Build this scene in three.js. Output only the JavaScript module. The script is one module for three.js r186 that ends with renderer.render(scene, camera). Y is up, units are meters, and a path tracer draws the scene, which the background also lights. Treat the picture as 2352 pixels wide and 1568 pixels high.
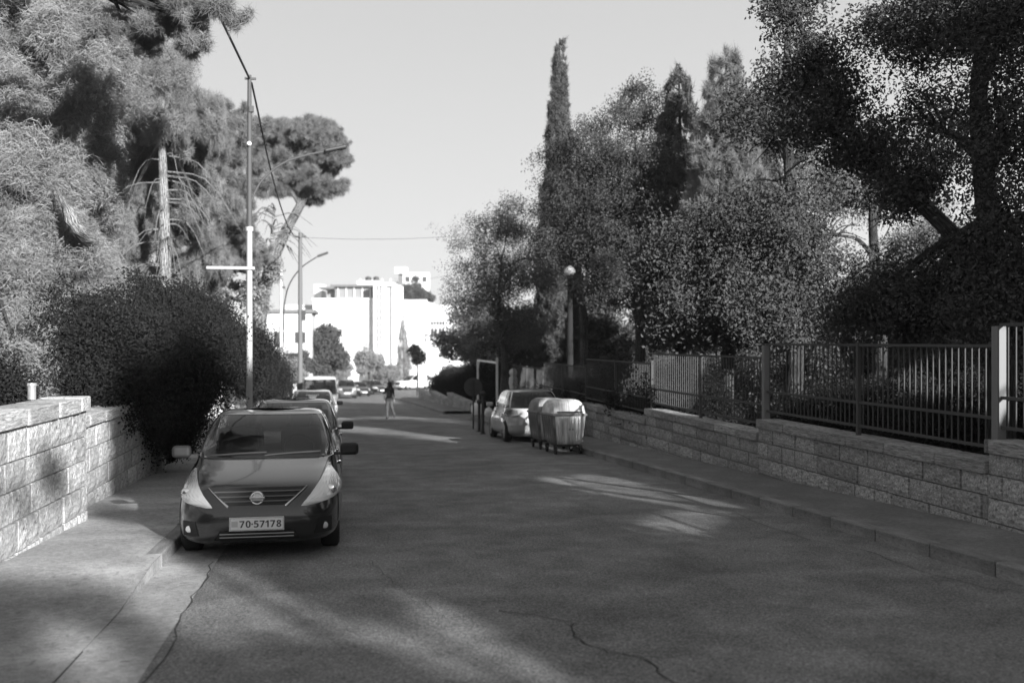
import * as THREE from 'three';
import { mergeGeometries, mergeVertices } from 'three/addons/utils/BufferGeometryUtils.js';
import { RoundedBoxGeometry } from 'three/addons/geometries/RoundedBoxGeometry.js';
import { ImprovedNoise } from 'three/addons/math/ImprovedNoise.js';
import { MarchingCubes } from 'three/addons/objects/MarchingCubes.js';
import { Brush, Evaluator, SUBTRACTION } from 'three-bvh-csg';

// ---------------------------------------------------------------- camera, sky, sun, exposure
const scene = new THREE.Scene();
const TURN = 10.07 * Math.PI / 180, FOCAL = 2287, EYE = 1.8;            // the lens looks 10 degrees off the street's axis
const camera = new THREE.PerspectiveCamera(2 * Math.atan(784 / FOCAL) * 180 / Math.PI, 1024 / 682, 0.1, 3000);
camera.position.set(0, EYE, 0);
camera.lookAt(Math.sin(TURN) * 10, EYE, -Math.cos(TURN) * 10);
camera.focus = 13; camera.userData.fStop = 1.2;

const renderer = new THREE.WebGLRenderer({ antialias: true });
renderer.toneMapping = THREE.LinearToneMapping;
renderer.toneMappingExposure = 2.35;
renderer.shadowMap.enabled = true;

{ // a clear late-afternoon sky, paler towards the horizon (the photograph is black and white, so it is grey)
  const w = 128, h = 64, data = new Float32Array(w * h * 4);
  for (let y = 0; y < h; y++) for (let x = 0; x < w; x++) {
    const up = Math.max(0, Math.sin(((y + 0.5) / h - 0.5) * Math.PI)), v = 0.055 + 0.325 * Math.exp(-up * 1.15), i = (y * w + x) * 4;
    data[i] = data[i + 1] = data[i + 2] = v; data[i + 3] = 1;
  }
  const sky = new THREE.DataTexture(data, w, h, THREE.RGBAFormat, THREE.FloatType);
  sky.mapping = THREE.EquirectangularReflectionMapping; sky.magFilter = THREE.LinearFilter; sky.needsUpdate = true;
  scene.background = sky; scene.environment = sky;
}
const sun = new THREE.DirectionalLight(0xffffff, 5);
{
  const el = 17.5 * Math.PI / 180, az = 23.5 * Math.PI / 180;             // low, behind the camera and over the park
  sun.position.set(Math.sin(az) * Math.cos(el) * 80, Math.sin(el) * 80, Math.cos(az) * Math.cos(el) * 80);
  sun.castShadow = true; sun.shadow.mapSize.set(4096, 4096);
  Object.assign(sun.shadow.camera, { left: -90, right: 90, top: 90, bottom: -90, near: 1, far: 400 });
  sun.name = 'sun';
  scene.add(sun, sun.target);
}

// ---------------------------------------------------------------- helpers
const rng = (s) => () => { s = (s + 0x6d2b79f5) | 0; let t = Math.imul(s ^ (s >>> 15), 1 | s); t = (t + Math.imul(t ^ (t >>> 7), 61 | t)) ^ t; return ((t ^ (t >>> 14)) >>> 0) / 4294967296; };
const V = (x, y, z) => new THREE.Vector3(x, y, z), lerp = THREE.MathUtils.lerp, clamp = THREE.MathUtils.clamp, SL = 0.0376;
// the street runs along -z and falls gently until it levels out before the far building
const gy = (d) => { if (d < 85) return -SL * d; const t = Math.min(d - 85, 40); return -SL * (85 + t - t * t / 80); };
const W = (x, d, h = 0) => V(x, gy(d) + h, -d);                        // a place: metres right of the camera, metres down the street, height over the ground
const ts = Math.sin(TURN), tc = Math.cos(TURN);
const site = (u, v, z) => { const a = (u - 1176) / FOCAL * z, y = EYE - (v - 784) / FOCAL * z; return V(z * ts + a * tc, y, -(z * tc - a * ts)); };  // a surveyed bearing at its own distance
const names = new Map();
const numbered = (n) => { const k = names.get(n) ?? 0; names.set(n, k + 1); return k ? n + '_' + String(k).padStart(3, '0') : n; };
const tag = (o, label, category, group, kind) => { o.userData.label = label; if (category) o.userData.category = category; if (group) o.userData.group = group; if (kind) o.userData.kind = kind; return o; };
function thing(name, label, category, pos, group, turn = 0, kind) {
  const o = new THREE.Group(); o.name = numbered(name); o.position.copy(pos); o.rotation.y = turn; scene.add(o);
  return tag(o, label, category, group, kind);
}
function mesh(name, geo, mat, parent) {
  const m = new THREE.Mesh(geo, mat); m.name = name; m.castShadow = m.receiveShadow = true; parent.add(m); return m;
}
const geoMove = (g, x, y, z) => { g.translate(x, y, z); return g; };
const box = (w, h, d, x = 0, y = 0, z = 0) => new THREE.BoxGeometry(w, h, d).translate(x, y, z);
const rbox = (w, h, d, r, x = 0, y = 0, z = 0) => new RoundedBoxGeometry(w, h, d, 2, r).translate(x, y, z);
const cyl = (r0, r1, h, x = 0, y = 0, z = 0, n = 12) => new THREE.CylinderGeometry(r1, r0, h, n).translate(x, y, z);
const merged = (list) => mergeGeometries(list.map((g) => { const q = g.index ? g.toNonIndexed() : g; for (const k of Object.keys(q.attributes)) if (!['position', 'normal', 'uv'].includes(k)) q.deleteAttribute(k); return q; }));
function beam(a, b, r, r2 = r, n = 6) { const l = a.distanceTo(b), g = new THREE.CylinderGeometry(r2, r, l, n); g.translate(0, l / 2, 0); g.applyQuaternion(new THREE.Quaternion().setFromUnitVectors(V(0, 1, 0), b.clone().sub(a).normalize())); return g.translate(a.x, a.y, a.z); }
function taper(points, radii, seg = 8, steps = 14, wob = 0, seed = 1) {   // a tapered, slightly uneven tube
  const c = new THREE.CatmullRomCurve3(points), R = rng(seed), P = [], U = [], I = [], up = V(0.3, 0.1, 0.95), len = c.getLength();
  for (let i = 0; i <= steps; i++) {
    const t = i / steps, p = c.getPoint(t), tan = c.getTangent(t), a = V().crossVectors(tan, up).normalize(), b = V().crossVectors(tan, a).normalize();
    const k = t * (radii.length - 1), r = lerp(radii[Math.floor(k)], radii[Math.min(radii.length - 1, Math.floor(k) + 1)], k % 1);
    let first;
    for (let j = 0; j <= seg; j++) {
      const an = j / seg * Math.PI * 2; let q = r * (1 + wob * (R() - 0.5)); if (j === 0) first = q; if (j === seg) q = first;
      P.push(p.x + (a.x * Math.cos(an) + b.x * Math.sin(an)) * q, p.y + (a.y * Math.cos(an) + b.y * Math.sin(an)) * q, p.z + (a.z * Math.cos(an) + b.z * Math.sin(an)) * q);
      U.push(j / seg, t * len);
      if (i < steps && j < seg) { const o = i * (seg + 1) + j; I.push(o, o + 1, o + seg + 1, o + 1, o + seg + 2, o + seg + 1); }
    }
  }
  const g = new THREE.BufferGeometry(); g.setAttribute('position', new THREE.Float32BufferAttribute(P, 3)); g.setAttribute('uv', new THREE.Float32BufferAttribute(U, 2)); g.setIndex(I); g.computeVertexNormals(); return g;
}
function gridMesh(nu, nv, f, uvf) {                                     // f(i, j) -> Vector3
  const P = [], U = [], I = [];
  for (let i = 0; i <= nu; i++) for (let j = 0; j <= nv; j++) {
    const p = f(i / nu, j / nv); P.push(p.x, p.y, p.z); const q = uvf ? uvf(p, i / nu, j / nv) : [i / nu, j / nv]; U.push(q[0], q[1]);
    if (i < nu && j < nv) { const a = i * (nv + 1) + j, b = a + nv + 1; I.push(a, b, a + 1, b, b + 1, a + 1); }
  }
  const g = new THREE.BufferGeometry(); g.setAttribute('position', new THREE.Float32BufferAttribute(P, 3)); g.setAttribute('uv', new THREE.Float32BufferAttribute(U, 2)); g.setIndex(I); g.computeVertexNormals(); return g;
}
const noise = new ImprovedNoise(), fbm = (x, y, z, o = 4) => { let s = 0, a = 0.5; for (let i = 0; i < o; i++) { s += a * noise.noise(x, y, z); x *= 2.03; y *= 2.03; z *= 2.03; a *= 0.5; } return s; };
// tiling noise on a torus of value lattices
function tile(n, seed) { const R = rng(seed), v = Float32Array.from({ length: n * n }, R); return (x, y) => { x *= n; y *= n; const xi = Math.floor(x), yi = Math.floor(y), fx = x - xi, fy = y - yi, sx = fx * fx * (3 - 2 * fx), sy = fy * fy * (3 - 2 * fy), at = (a, b) => v[((b % n + n) % n) * n + (a % n + n) % n]; return lerp(lerp(at(xi, yi), at(xi + 1, yi), sx), lerp(at(xi, yi + 1), at(xi + 1, yi + 1), sx), sy); }; }
function tex(size, f, srgb = true, rx = 1, ry = 1) {
  const data = new Uint8Array(size * size * 4);
  for (let y = 0; y < size; y++) for (let x = 0; x < size; x++) { const v = clamp(Math.round(f(x / size, y / size) * 255), 0, 255), i = (y * size + x) * 4; data[i] = data[i + 1] = data[i + 2] = v; data[i + 3] = 255; }
  const t = new THREE.DataTexture(data, size, size); t.wrapS = t.wrapT = THREE.RepeatWrapping; t.magFilter = THREE.LinearFilter; t.minFilter = THREE.LinearMipmapLinearFilter; t.generateMipmaps = true;
  if (srgb) t.colorSpace = THREE.SRGBColorSpace; t.repeat.set(rx, ry); t.needsUpdate = true; return t;
}
const grey = (v) => new THREE.Color().setRGB(v, v, v);
const mat = (v, rough = 0.8, more = {}) => new THREE.MeshStandardMaterial({ color: grey(v), roughness: rough, ...more });
const phys = (v, rough, more) => new THREE.MeshPhysicalMaterial({ color: grey(v), roughness: rough, ...more });

// ---------------------------------------------------------------- surfaces
const n4 = tile(4, 11), n8 = tile(8, 12), n16 = tile(16, 13), n64 = tile(64, 14), n256 = tile(256, 15), n512 = tile(512, 16);
const asphaltMap = tex(1024, (x, y) => 0.62 + 0.18 * (n4(x, y) - 0.5) + 0.14 * (n16(x, y) - 0.5) + 0.16 * (n256(x, y) - 0.5) + 0.42 * (n512(x, y) - 0.5) + (n512(x + 0.31, y + 0.17) > 0.93 ? 0.22 : 0), true, 0.25, 0.25);
const asphaltBump = tex(1024, (x, y) => 0.5 * n512(x, y) + 0.3 * n256(x, y) + 0.2 * n64(x, y), false, 0.25, 0.25);
const concreteMap = tex(1024, (x, y) => 0.78 + 0.16 * (n8(x, y) - 0.5) + 0.12 * (n64(x, y) - 0.5) + 0.14 * (n256(x, y) - 0.5) + 0.12 * (n512(x, y) - 0.5) - (n64(x + 0.4, y) > 0.9 ? 0.1 : 0), true, 0.4, 0.4);
const stoneMap = (s) => tex(256, (x, y) => 0.80 + 0.22 * (n4(x + s, y) - 0.5) + 0.22 * (n16(x, y + s) - 0.5) + 0.16 * (n64(x + s, y) - 0.5) - (n16(x + s * 3, y + s) > 0.80 ? 0.15 : 0));
const stoneBump = tex(256, (x, y) => 0.5 * n8(x, y) + 0.35 * n16(x, y) + 0.25 * n64(x, y), false);
const barkMap = tex(256, (x, y) => 0.6 + 0.5 * (n8(x * 3, y * 0.6) - 0.5) + 0.5 * (n64(x, y * 0.3) - 0.5), true, 2, 0.8);
const barkBump = tex(256, (x, y) => 0.6 * n8(x * 3, y * 0.6) + 0.4 * n64(x, y * 0.3), false, 2, 0.8);
const soilMap = tex(512, (x, y) => 0.7 + 0.4 * (n8(x, y) - 0.5) + 0.4 * (n64(x, y) - 0.5) + 0.3 * (n256(x, y) - 0.5), true, 0.3, 0.3);

const asphalt = mat(0.39, 0.9, { map: asphaltMap, bumpMap: asphaltBump, bumpScale: 0.006, vertexColors: true });
const concrete = mat(0.5, 0.9, { map: concreteMap, bumpMap: asphaltBump, bumpScale: 0.003, vertexColors: true });
const pavement = mat(0.26, 0.9, { map: concreteMap, bumpMap: asphaltBump, bumpScale: 0.004, vertexColors: true });
const kerbMat = [0.27, 0.31, 0.35].map((v) => mat(v, 0.9, { map: concreteMap, bumpMap: stoneBump, bumpScale: 0.006 }));
const soil = mat(0.13, 1, { map: soilMap });
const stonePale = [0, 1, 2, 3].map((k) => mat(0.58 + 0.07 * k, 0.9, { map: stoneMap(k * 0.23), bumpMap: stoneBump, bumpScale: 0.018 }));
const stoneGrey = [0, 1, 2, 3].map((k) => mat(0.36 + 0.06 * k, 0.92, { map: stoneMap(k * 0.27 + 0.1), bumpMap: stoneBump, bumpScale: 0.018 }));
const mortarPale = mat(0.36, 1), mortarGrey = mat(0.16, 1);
const bark = mat(0.16, 0.95, { map: barkMap, bumpMap: barkBump, bumpScale: 0.03 });
const barkDark = mat(0.08, 0.95, { map: barkMap, bumpMap: barkBump, bumpScale: 0.03 });
const barkPale = mat(0.5, 0.9, { map: barkMap, bumpMap: barkBump, bumpScale: 0.02 });
const darkMetal = mat(0.035, 0.55, { metalness: 0.3 }), fencePaint = mat(0.05, 0.85), galv = mat(0.55, 0.5, { metalness: 0.35 }), whitePaint = mat(0.75, 0.6);

// ---------------------------------------------------------------- ground, road, pavements, kerbs
const shade = (g, k = 1, s = 1) => { const p = g.attributes.position, c = new Float32Array(p.count * 3); for (let i = 0; i < p.count; i++) { const x = p.getX(i), z = p.getZ(i), n = 1 + k * (fbm(x * 0.35 * s, 3.1, z * 0.16 * s, 3) + 0.6 * fbm(x * 1.3 * s, 7.7, z * 0.8 * s, 3)); c[i * 3] = c[i * 3 + 1] = c[i * 3 + 2] = clamp(n, 0.5, 1.5); } g.setAttribute('color', new THREE.BufferAttribute(c, 3)); return g; };
function surface(name, label, x0, x1, d0, d1, h, m, nx, nd, k = 0.35) {
  const f = (d, e) => (typeof e === 'function' ? e(d) : e);
  const g = gridMesh(nx, nd, (u, v) => { const d = lerp(d0, d1, v); return W(lerp(f(d, x0), f(d, x1), u), d, f(d, h)); }, (p) => [p.x, p.z]);
  const o = mesh(name, shade(g, k), m, scene); return tag(o, label, name.replace('_', ' '), undefined, 'structure');
}
{
  const g = gridMesh(40, 60, (u, v) => { const d = -120 + 900 * v * v + 60 * v; return V(-500 + 1000 * u, gy(d) - 0.3, -d); }, (p) => [p.x, p.z]);
  tag(mesh('ground', g, soil, scene), 'dry earth ground reaching to the horizon', 'ground', undefined, 'structure');
}
const leftEdge = (d) => (d < 55 ? -1.65 : d < 85 ? -1.65 - (d - 55) * 0.02 : -2.25 + (d - 85) * 0.08 + Math.pow(Math.max(0, d - 88), 1.6) * 0.022);
const rightEdge = (d) => (d < 44 ? 5.8 : d < 52 ? 5.8 - (d - 44) * 0.05 : d < 85 ? 5.4 : 5.4 + (d - 85) * 0.06 + Math.pow(Math.max(0, d - 85), 1.6) * 0.022);
surface('road', 'worn grey asphalt street running down between the walls', leftEdge, rightEdge, -60, 138, 0, asphalt, 30, 620, 0.4);
surface('pavement', 'narrow shaded pavement under the railings', () => 5.84, 7.12, -40, 43.5, 0.13, pavement, 6, 240);
surface('pavement_001', 'concrete pavement in front of the pale stone wall', -3.3, -1.653, -40, 84, (d) => (d < 8.2 ? 0.012 : d < 9.6 ? 0.012 + (d - 8.2) * 0.0843 : 0.13), concrete, 8, 330);
{ const pav = scene.getObjectByName('pavement_001'), h = (d) => (d < 8.2 ? 0.012 : d < 9.6 ? 0.012 + (d - 8.2) * 0.0843 : 0.13), g = gridMesh(30, 1, (u, v) => { const d = lerp(7, 10.05, u); return W(-1.651, d, v ? h(d) : -0.05); }, (p) => [p.z, p.y]); mesh('edge_face', shade(g, 0.3), concrete, pav); }
surface('pavement_002', 'sunlit paved strip beyond the white gate', (d) => rightEdge(d) + 0.04, (d) => rightEdge(d) + 1.8, 51, 128, 0.13, pavement, 5, 120);
surface('driveway', 'short side drive through the gate opening', (d) => rightEdge(d), 30, 43.9, 50.6, 0.004, asphalt, 24, 8);
surface('gutter', 'pale concrete gutter along the kerb', -1.65, -1.16, -20, 48, 0.004, concrete, 3, 260);
surface('park_ground', 'dry park soil behind the railings', 7.4, 60, -60, 43.6, 0.05, soil, 20, 60, 0).material = soil;
surface('park_ground_001', 'dry park soil beyond the gate', (d) => rightEdge(d) + 2, 90, 51, 140, 0.1, soil, 20, 60, 0).material = soil;
surface('garden_ground', 'raised garden soil behind the pale wall', -60, -3.5, -40, 84, (d) => 0.6, soil, 20, 60, 0).material = soil;
for (const s of scene.children.filter((c) => /ground/.test(c.name))) s.geometry.deleteAttribute('color');
{ // cracks in the asphalt, thin tarry ribbons
  const tar = mat(0.025, 0.95), road = scene.getObjectByName('road');
  const crack = (pts, w) => {
    const R = rng(pts.length * 7 + 3), fine = [];
    for (let i = 0; i + 1 < pts.length; i++) for (let k = 0; k < 5; k++) { const t = k / 5; fine.push([lerp(pts[i][0], pts[i + 1][0], t) + (R() - 0.5) * 0.05, lerp(pts[i][1], pts[i + 1][1], t) + (R() - 0.5) * 0.05]); }
    const g = gridMesh(fine.length - 1, 1, (u, v) => { const i = Math.round(u * (fine.length - 1)), a = fine[Math.max(0, i - 1)], b = fine[Math.min(fine.length - 1, i + 1)], dx = b[0] - a[0], dd = b[1] - a[1], l = Math.hypot(dx, dd) || 1, q = w * (0.35 + 0.65 * R()) * (v - 0.5); return W(fine[i][0] - dd / l * q, fine[i][1] + dx / l * q, 0.008); });
    mesh('crack', g, tar, road);
  };
  crack([[1.25, 7.6], [1.5, 7.4], [1.72, 7.1], [1.62, 6.75], [1.75, 6.3], [1.95, 6.15], [1.95, 5.6], [2.1, 4.8]], 0.016);
  crack([[5.2, 12.4], [5.1, 11.3], [5.15, 10.2], [5.4, 9.4], [5.3, 8.4], [5.45, 7.2]], 0.012);
  crack([[0.35, 9.9], [0.5, 8.8], [0.7, 8.1], [0.8, 7.4], [1.25, 7.6]], 0.006);
  crack([[-1.2, 10.2], [-1.15, 9.2], [-1.17, 8.2], [-1.1, 7.0], [-1.15, 5.6]], 0.012);
}
function kerb(label, xf, d0, d1, side, drop) {
  const o = thing('kerb', label, 'kerb', V(0, 0, 0), undefined, 0, 'structure'), R = rng(d0 * 3 + 90 + side);
  const g = rbox(0.16, 0.3, 1, 0.02);
  for (let d = d0; d < d1; d += 1) { const m = mesh('kerb_stone', g, kerbMat[Math.floor(R() * 3)], o); m.position.copy(W(xf(d + 0.5) + side * 0.08 + (R() - 0.5) * 0.02, d + 0.5, -0.15 + (drop ? drop(d) : 0.138) + (R() - 0.5) * 0.014)); m.rotation.x = -Math.atan(SL); m.rotation.y = (R() - 0.5) * 0.015; m.scale.z = 0.975 + 0.015 * R(); }
}
kerb('worn kerb edging the pavement below the railings', rightEdge, -4, 43, 1);
kerb('kerb along the pale wall side beside the parked cars', leftEdge, 10, 82, -1);
kerb('kerb of the sunlit strip beyond the gate', rightEdge, 51, 100, 1);

// ---------------------------------------------------------------- stone walls
const stoneShapes = [1, 2, 3, 4].map((s) => {                            // a hewn block: unit size, uneven face towards +x
  const R = rng(s * 77), P = [], I = [], U = [], q = (x, y, z) => { P.push(x, y, z); U.push((z + 0.5) * 1.9, y + 0.5); return P.length / 3 - 1; };
  const N = 4, face = [];
  for (let i = 0; i <= N; i++) for (let j = 0; j <= N; j++) { const e = i === 0 || j === 0 || i === N || j === N; face.push(q(e ? 0.36 + 0.05 * R() : 0.46 + 0.12 * R(), (i / N - 0.5) * (e ? 0.985 : 0.95), (j / N - 0.5) * (e ? 0.985 : 0.97))); }
  for (let i = 0; i < N; i++) for (let j = 0; j < N; j++) { const a = face[i * (N + 1) + j], b = a + 1, c = a + N + 1, d = c + 1; I.push(a, c, b, b, c, d); }
  const back = [q(-0.5, -0.5, -0.5), q(-0.5, -0.5, 0.5), q(-0.5, 0.5, 0.5), q(-0.5, 0.5, -0.5)], f = [face[0], face[N], face[face.length - 1], face[N * (N + 1)]];
  for (let k = 0; k < 4; k++) { const n = (k + 1) % 4; I.push(f[k], f[n], back[k], f[n], back[n], back[k]); }
  const g = new THREE.BufferGeometry(); g.setAttribute('position', new THREE.Float32BufferAttribute(P, 3)); g.setAttribute('uv', new THREE.Float32BufferAttribute(U, 2)); g.setIndex(I); g.computeVertexNormals(); return g.toNonIndexed();
});
stoneShapes.forEach((g) => g.computeVertexNormals());
const capShape = rbox(1, 1, 1, 0.06);
/* a wall along the street: face at x, from d0 to d1 down the street, level top at absolute height top; side +1 faces +x */
function stoneWall({ label, x, d0, d1, top, side, row = 0.28, len = [0.45, 0.8], cap = 0.15, capOut = 0.04, mats, mortar, thick = 0.32, seed = 1, skew = 0, group, capDrop = 0, back = true }) {
  const R = rng(seed * 131), o = thing('stone_wall', label, 'wall', V(x, gy(d0), -d0), group), L = d1 - d0, baseY = gy(d0), low = gy(d1) - 0.25, H = top - cap - low;
  o.rotation.y = skew;
  const core = mesh('core', box(thick - 0.08, H, L - 0.02, -side * thick / 2, low + H / 2 - baseY, -L / 2), mortar, o); core.receiveShadow = true;
  let n = 0;
  for (let r = 0, y = top - cap; y > low + 0.02; r++) {
    const h = row * (0.92 + 0.16 * R()); y -= h;
    for (let z = -(R() * 0.4); z < L;) {
      const l = lerp(len[0], len[1], R()), a = Math.max(0, z), b = Math.min(L, z + l); z += l;
      if (b - a < 0.08) continue;
      const mid = (a + b) / 2; if (y + h < gy(d0 + mid) + 0.02) continue;
      const m = mesh('stone', stoneShapes[Math.floor(R() * 4)], mats[Math.floor(R() * mats.length)], o); n++;
      m.position.set(-side * 0.05, y + h / 2 - baseY, -mid); m.scale.set(0.1 * (0.8 + 0.5 * R()), h - 0.014, b - a - 0.014); if (side < 0) m.rotation.y = Math.PI;
    }
  }
  for (let z = 0; z < L - 0.01;) {
    const l = Math.min(L - z, 0.8 + 0.5 * R()), m = mesh('coping_stone', capShape, mats[Math.floor(R() * mats.length)], o);
    m.position.set(-side * (thick / 2), top - cap / 2 - baseY + (R() - 0.5) * 0.01, -(z + l / 2)); m.scale.set(thick + capOut * 2, cap, l - 0.012); z += l;
  }
  return o;
}
const RW = 7.12, tops = []; // the stepped wall under the railings
const secs = [[-8.4, -2.3], [-2.3, 3.8], [3.8, 9.95], [9.95, 16.05], [16.05, 22.3], [22.3, 28.5], [28.5, 34.7], [34.7, 40.9], [40.9, 43.6]];
const secNames = ['beside the viewer, farthest up the street', 'two steps up from the tall square post', 'just up the street from the tall square post', 'running from the tall square post down to the next step', 'between the second and third steps, in front of the garden bars', 'opposite the overlapping hedge, just before the waste bins', 'hidden behind the waste bins', 'behind the parked hatchback', 'short end beside the white gate frame'];
secs.forEach(([a, b], i) => {
  const top = 0.48 - 0.235 * (i - 3); tops.push(top);
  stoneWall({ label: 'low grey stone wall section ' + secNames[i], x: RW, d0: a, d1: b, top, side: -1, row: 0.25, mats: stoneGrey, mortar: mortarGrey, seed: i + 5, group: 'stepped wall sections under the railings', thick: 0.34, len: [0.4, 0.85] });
});
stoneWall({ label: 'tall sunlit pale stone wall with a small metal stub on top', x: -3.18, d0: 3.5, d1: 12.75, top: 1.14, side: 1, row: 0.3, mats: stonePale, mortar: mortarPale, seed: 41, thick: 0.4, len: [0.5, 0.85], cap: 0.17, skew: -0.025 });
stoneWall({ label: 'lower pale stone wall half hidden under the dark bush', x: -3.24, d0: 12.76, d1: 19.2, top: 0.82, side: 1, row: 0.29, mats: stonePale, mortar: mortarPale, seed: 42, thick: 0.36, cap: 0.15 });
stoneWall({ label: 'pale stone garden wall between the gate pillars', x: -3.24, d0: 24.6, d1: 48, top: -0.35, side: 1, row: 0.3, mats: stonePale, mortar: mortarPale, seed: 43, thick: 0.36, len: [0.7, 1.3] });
for (const [i, [d, h, w]] of [[19.6, 1.9, 0.45], [24.2, 2.05, 0.55], [29.2, 2.1, 0.55], [33.2, 2.0, 0.4], [41, 2.1, 0.5]].entries()) {
  const o = thing('gate_pillar', ['square stone pillar ending the lower wall beside the parked black car', 'bright stone gate pillar glimpsed past the black car windscreen', 'broad white gate pillar above the black car roof', 'slim pale pillar under the bush, next after the broad one', 'pale pillar under the bush beside the street light mast'][i], 'pillar', W(-3.4, d, 0.05), 'pale gate pillars along the garden wall');
  for (let k = 0; k < 6; k++) { const m = mesh('stone', rbox(w, h / 6 - 0.012, w, 0.015), stonePale[(k * 7 + i) % 4], o); m.position.set(0, (k + 0.5) * h / 6, 0); }
  mesh('cap', rbox(w + 0.1, 0.1, w + 0.1, 0.02, 0, h + 0.05, 0), stonePale[3], o);
}
{ const p = thing('metal_stub', 'short pale metal stub standing on the tall pale wall', 'stub', V(-3.4, 1.14, -12.1)); mesh('tube', cyl(0.045, 0.045, 0.16, 0, 0.08, 0), galv, p); mesh('cap', cyl(0.055, 0.05, 0.03, 0, 0.172, 0), galv, p); }
// wall, drive and hedge bank beyond the gate
for (const [i, [a, b]] of [[51.2, 62], [62, 73], [73, 84]].entries())
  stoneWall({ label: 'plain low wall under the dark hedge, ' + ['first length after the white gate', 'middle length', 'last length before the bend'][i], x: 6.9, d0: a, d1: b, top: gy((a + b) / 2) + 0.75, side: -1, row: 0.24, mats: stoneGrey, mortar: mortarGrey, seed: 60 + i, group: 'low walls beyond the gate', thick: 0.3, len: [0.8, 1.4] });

// ---------------------------------------------------------------- railings on the stepped wall
const postPaint = mat(0.14, 0.6);
const barGeo = box(0.014, 1, 0.014), railH = box(0.03, 0.035, 1);
secs.forEach(([a, b], i) => {
  if (i === 8) return;
  const top = tops[i], o = thing('railing', 'dark metal railing bay ' + secNames[i], 'railing', V(RW + 0.17, top, -a), 'railing bays on the stepped wall'), L = b - a, n = Math.round(L / 0.128);
  for (const h of [0.13, 0.46, 1.27]) { const m = mesh('rail', railH, fencePaint, o); m.position.set(0, h, -L / 2); m.scale.z = L; }
  for (let k = 1; k < n; k++) { if (k === Math.round(n / 2)) continue; const m = mesh('bar', barGeo, fencePaint, o); m.position.set(0, 0.68, -k * L / n); m.scale.y = 1.16; }
  const tall = i === 3 || i === 4;
  for (const [z, w, h] of [[0.03, tall ? 0.11 : 0.06, tall ? 1.5 : 1.36], [L / 2, 0.06, 1.32]]) { const m = mesh('post', rbox(w, h, w, 0.006), tall && w > 0.1 ? postPaint : fencePaint, o); m.position.set(0, h / 2 - 0.01, -z); }
});

// ---------------------------------------------------------------- foliage
function tuft(n, len, w, seed, cone = 1) {                               // pine needles round a shoot
  const R = rng(seed), P = [];
  for (let i = 0; i < n; i++) {
    const z = cone * (2 * R() - 1) + (1 - cone), a = R() * 6.283, s = Math.sqrt(Math.max(0, 1 - z * z)), dir = V(s * Math.cos(a), z, s * Math.sin(a)), side = V(R() - 0.5, R() - 0.5, R() - 0.5).cross(dir).normalize().multiplyScalar(w / 2), l = len * (0.6 + 0.4 * R()), o = V(R() - 0.5, R() - 0.5, R() - 0.5).multiplyScalar(len * 0.7);
    P.push(o.x - side.x, o.y - side.y, o.z - side.z, o.x + side.x, o.y + side.y, o.z + side.z, o.x + dir.x * l, o.y + dir.y * l, o.z + dir.z * l);
  }
  const g = new THREE.BufferGeometry(); g.setAttribute('position', new THREE.Float32BufferAttribute(P, 3)); g.computeVertexNormals(); return g;
}
function spray(n, leaf, w, spread, seed) {                               // a twig end with folded leaves
  const R = rng(seed), P = [];
  for (let i = 0; i < n; i++) {
    const o = V(R() - 0.5, R() - 0.5, R() - 0.5).multiplyScalar(spread), dir = V(R() - 0.5, R() - 0.65, R() - 0.5).normalize(), side = V(R() - 0.5, R() - 0.5, R() - 0.5).cross(dir).normalize(), up = V().crossVectors(side, dir), l = leaf * (0.65 + 0.5 * R()), q = w * (0.7 + 0.5 * R()) / 2;
    const tip = o.clone().addScaledVector(dir, l), m = o.clone().addScaledVector(dir, l * 0.5), a = m.clone().addScaledVector(side, q).addScaledVector(up, q * 0.4), b = m.clone().addScaledVector(side, -q).addScaledVector(up, q * 0.4);
    for (const t of [o, a, tip, o, tip, b]) P.push(t.x, t.y, t.z);
  }
  const g = new THREE.BufferGeometry(); g.setAttribute('position', new THREE.Float32BufferAttribute(P, 3)); g.computeVertexNormals(); return g;
}
function strands(n, len, w, spread, seed) {                             // fine hanging needles
  const R = rng(seed), P = [];
  for (let i = 0; i < n; i++) { const o = V(R() - 0.5, R() - 0.5, R() - 0.5).multiplyScalar(spread), dir = V((R() - 0.5) * 2.6, 0.25 - 1.3 * R(), (R() - 0.5) * 2.6).normalize(), side = V(R() - 0.5, R() - 0.5, R() - 0.5).cross(dir).normalize().multiplyScalar(w / 2), l = len * (0.4 + 0.6 * R()); P.push(o.x - side.x, o.y - side.y, o.z - side.z, o.x + side.x, o.y + side.y, o.z + side.z, o.x + dir.x * l, o.y + dir.y * l, o.z + dir.z * l); }
  const g = new THREE.BufferGeometry(); g.setAttribute('position', new THREE.Float32BufferAttribute(P, 3)); g.computeVertexNormals(); return g;
}
const leafMat = (v) => phys(v, 0.9, { specularIntensity: 0.35, side: THREE.DoubleSide });
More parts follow.
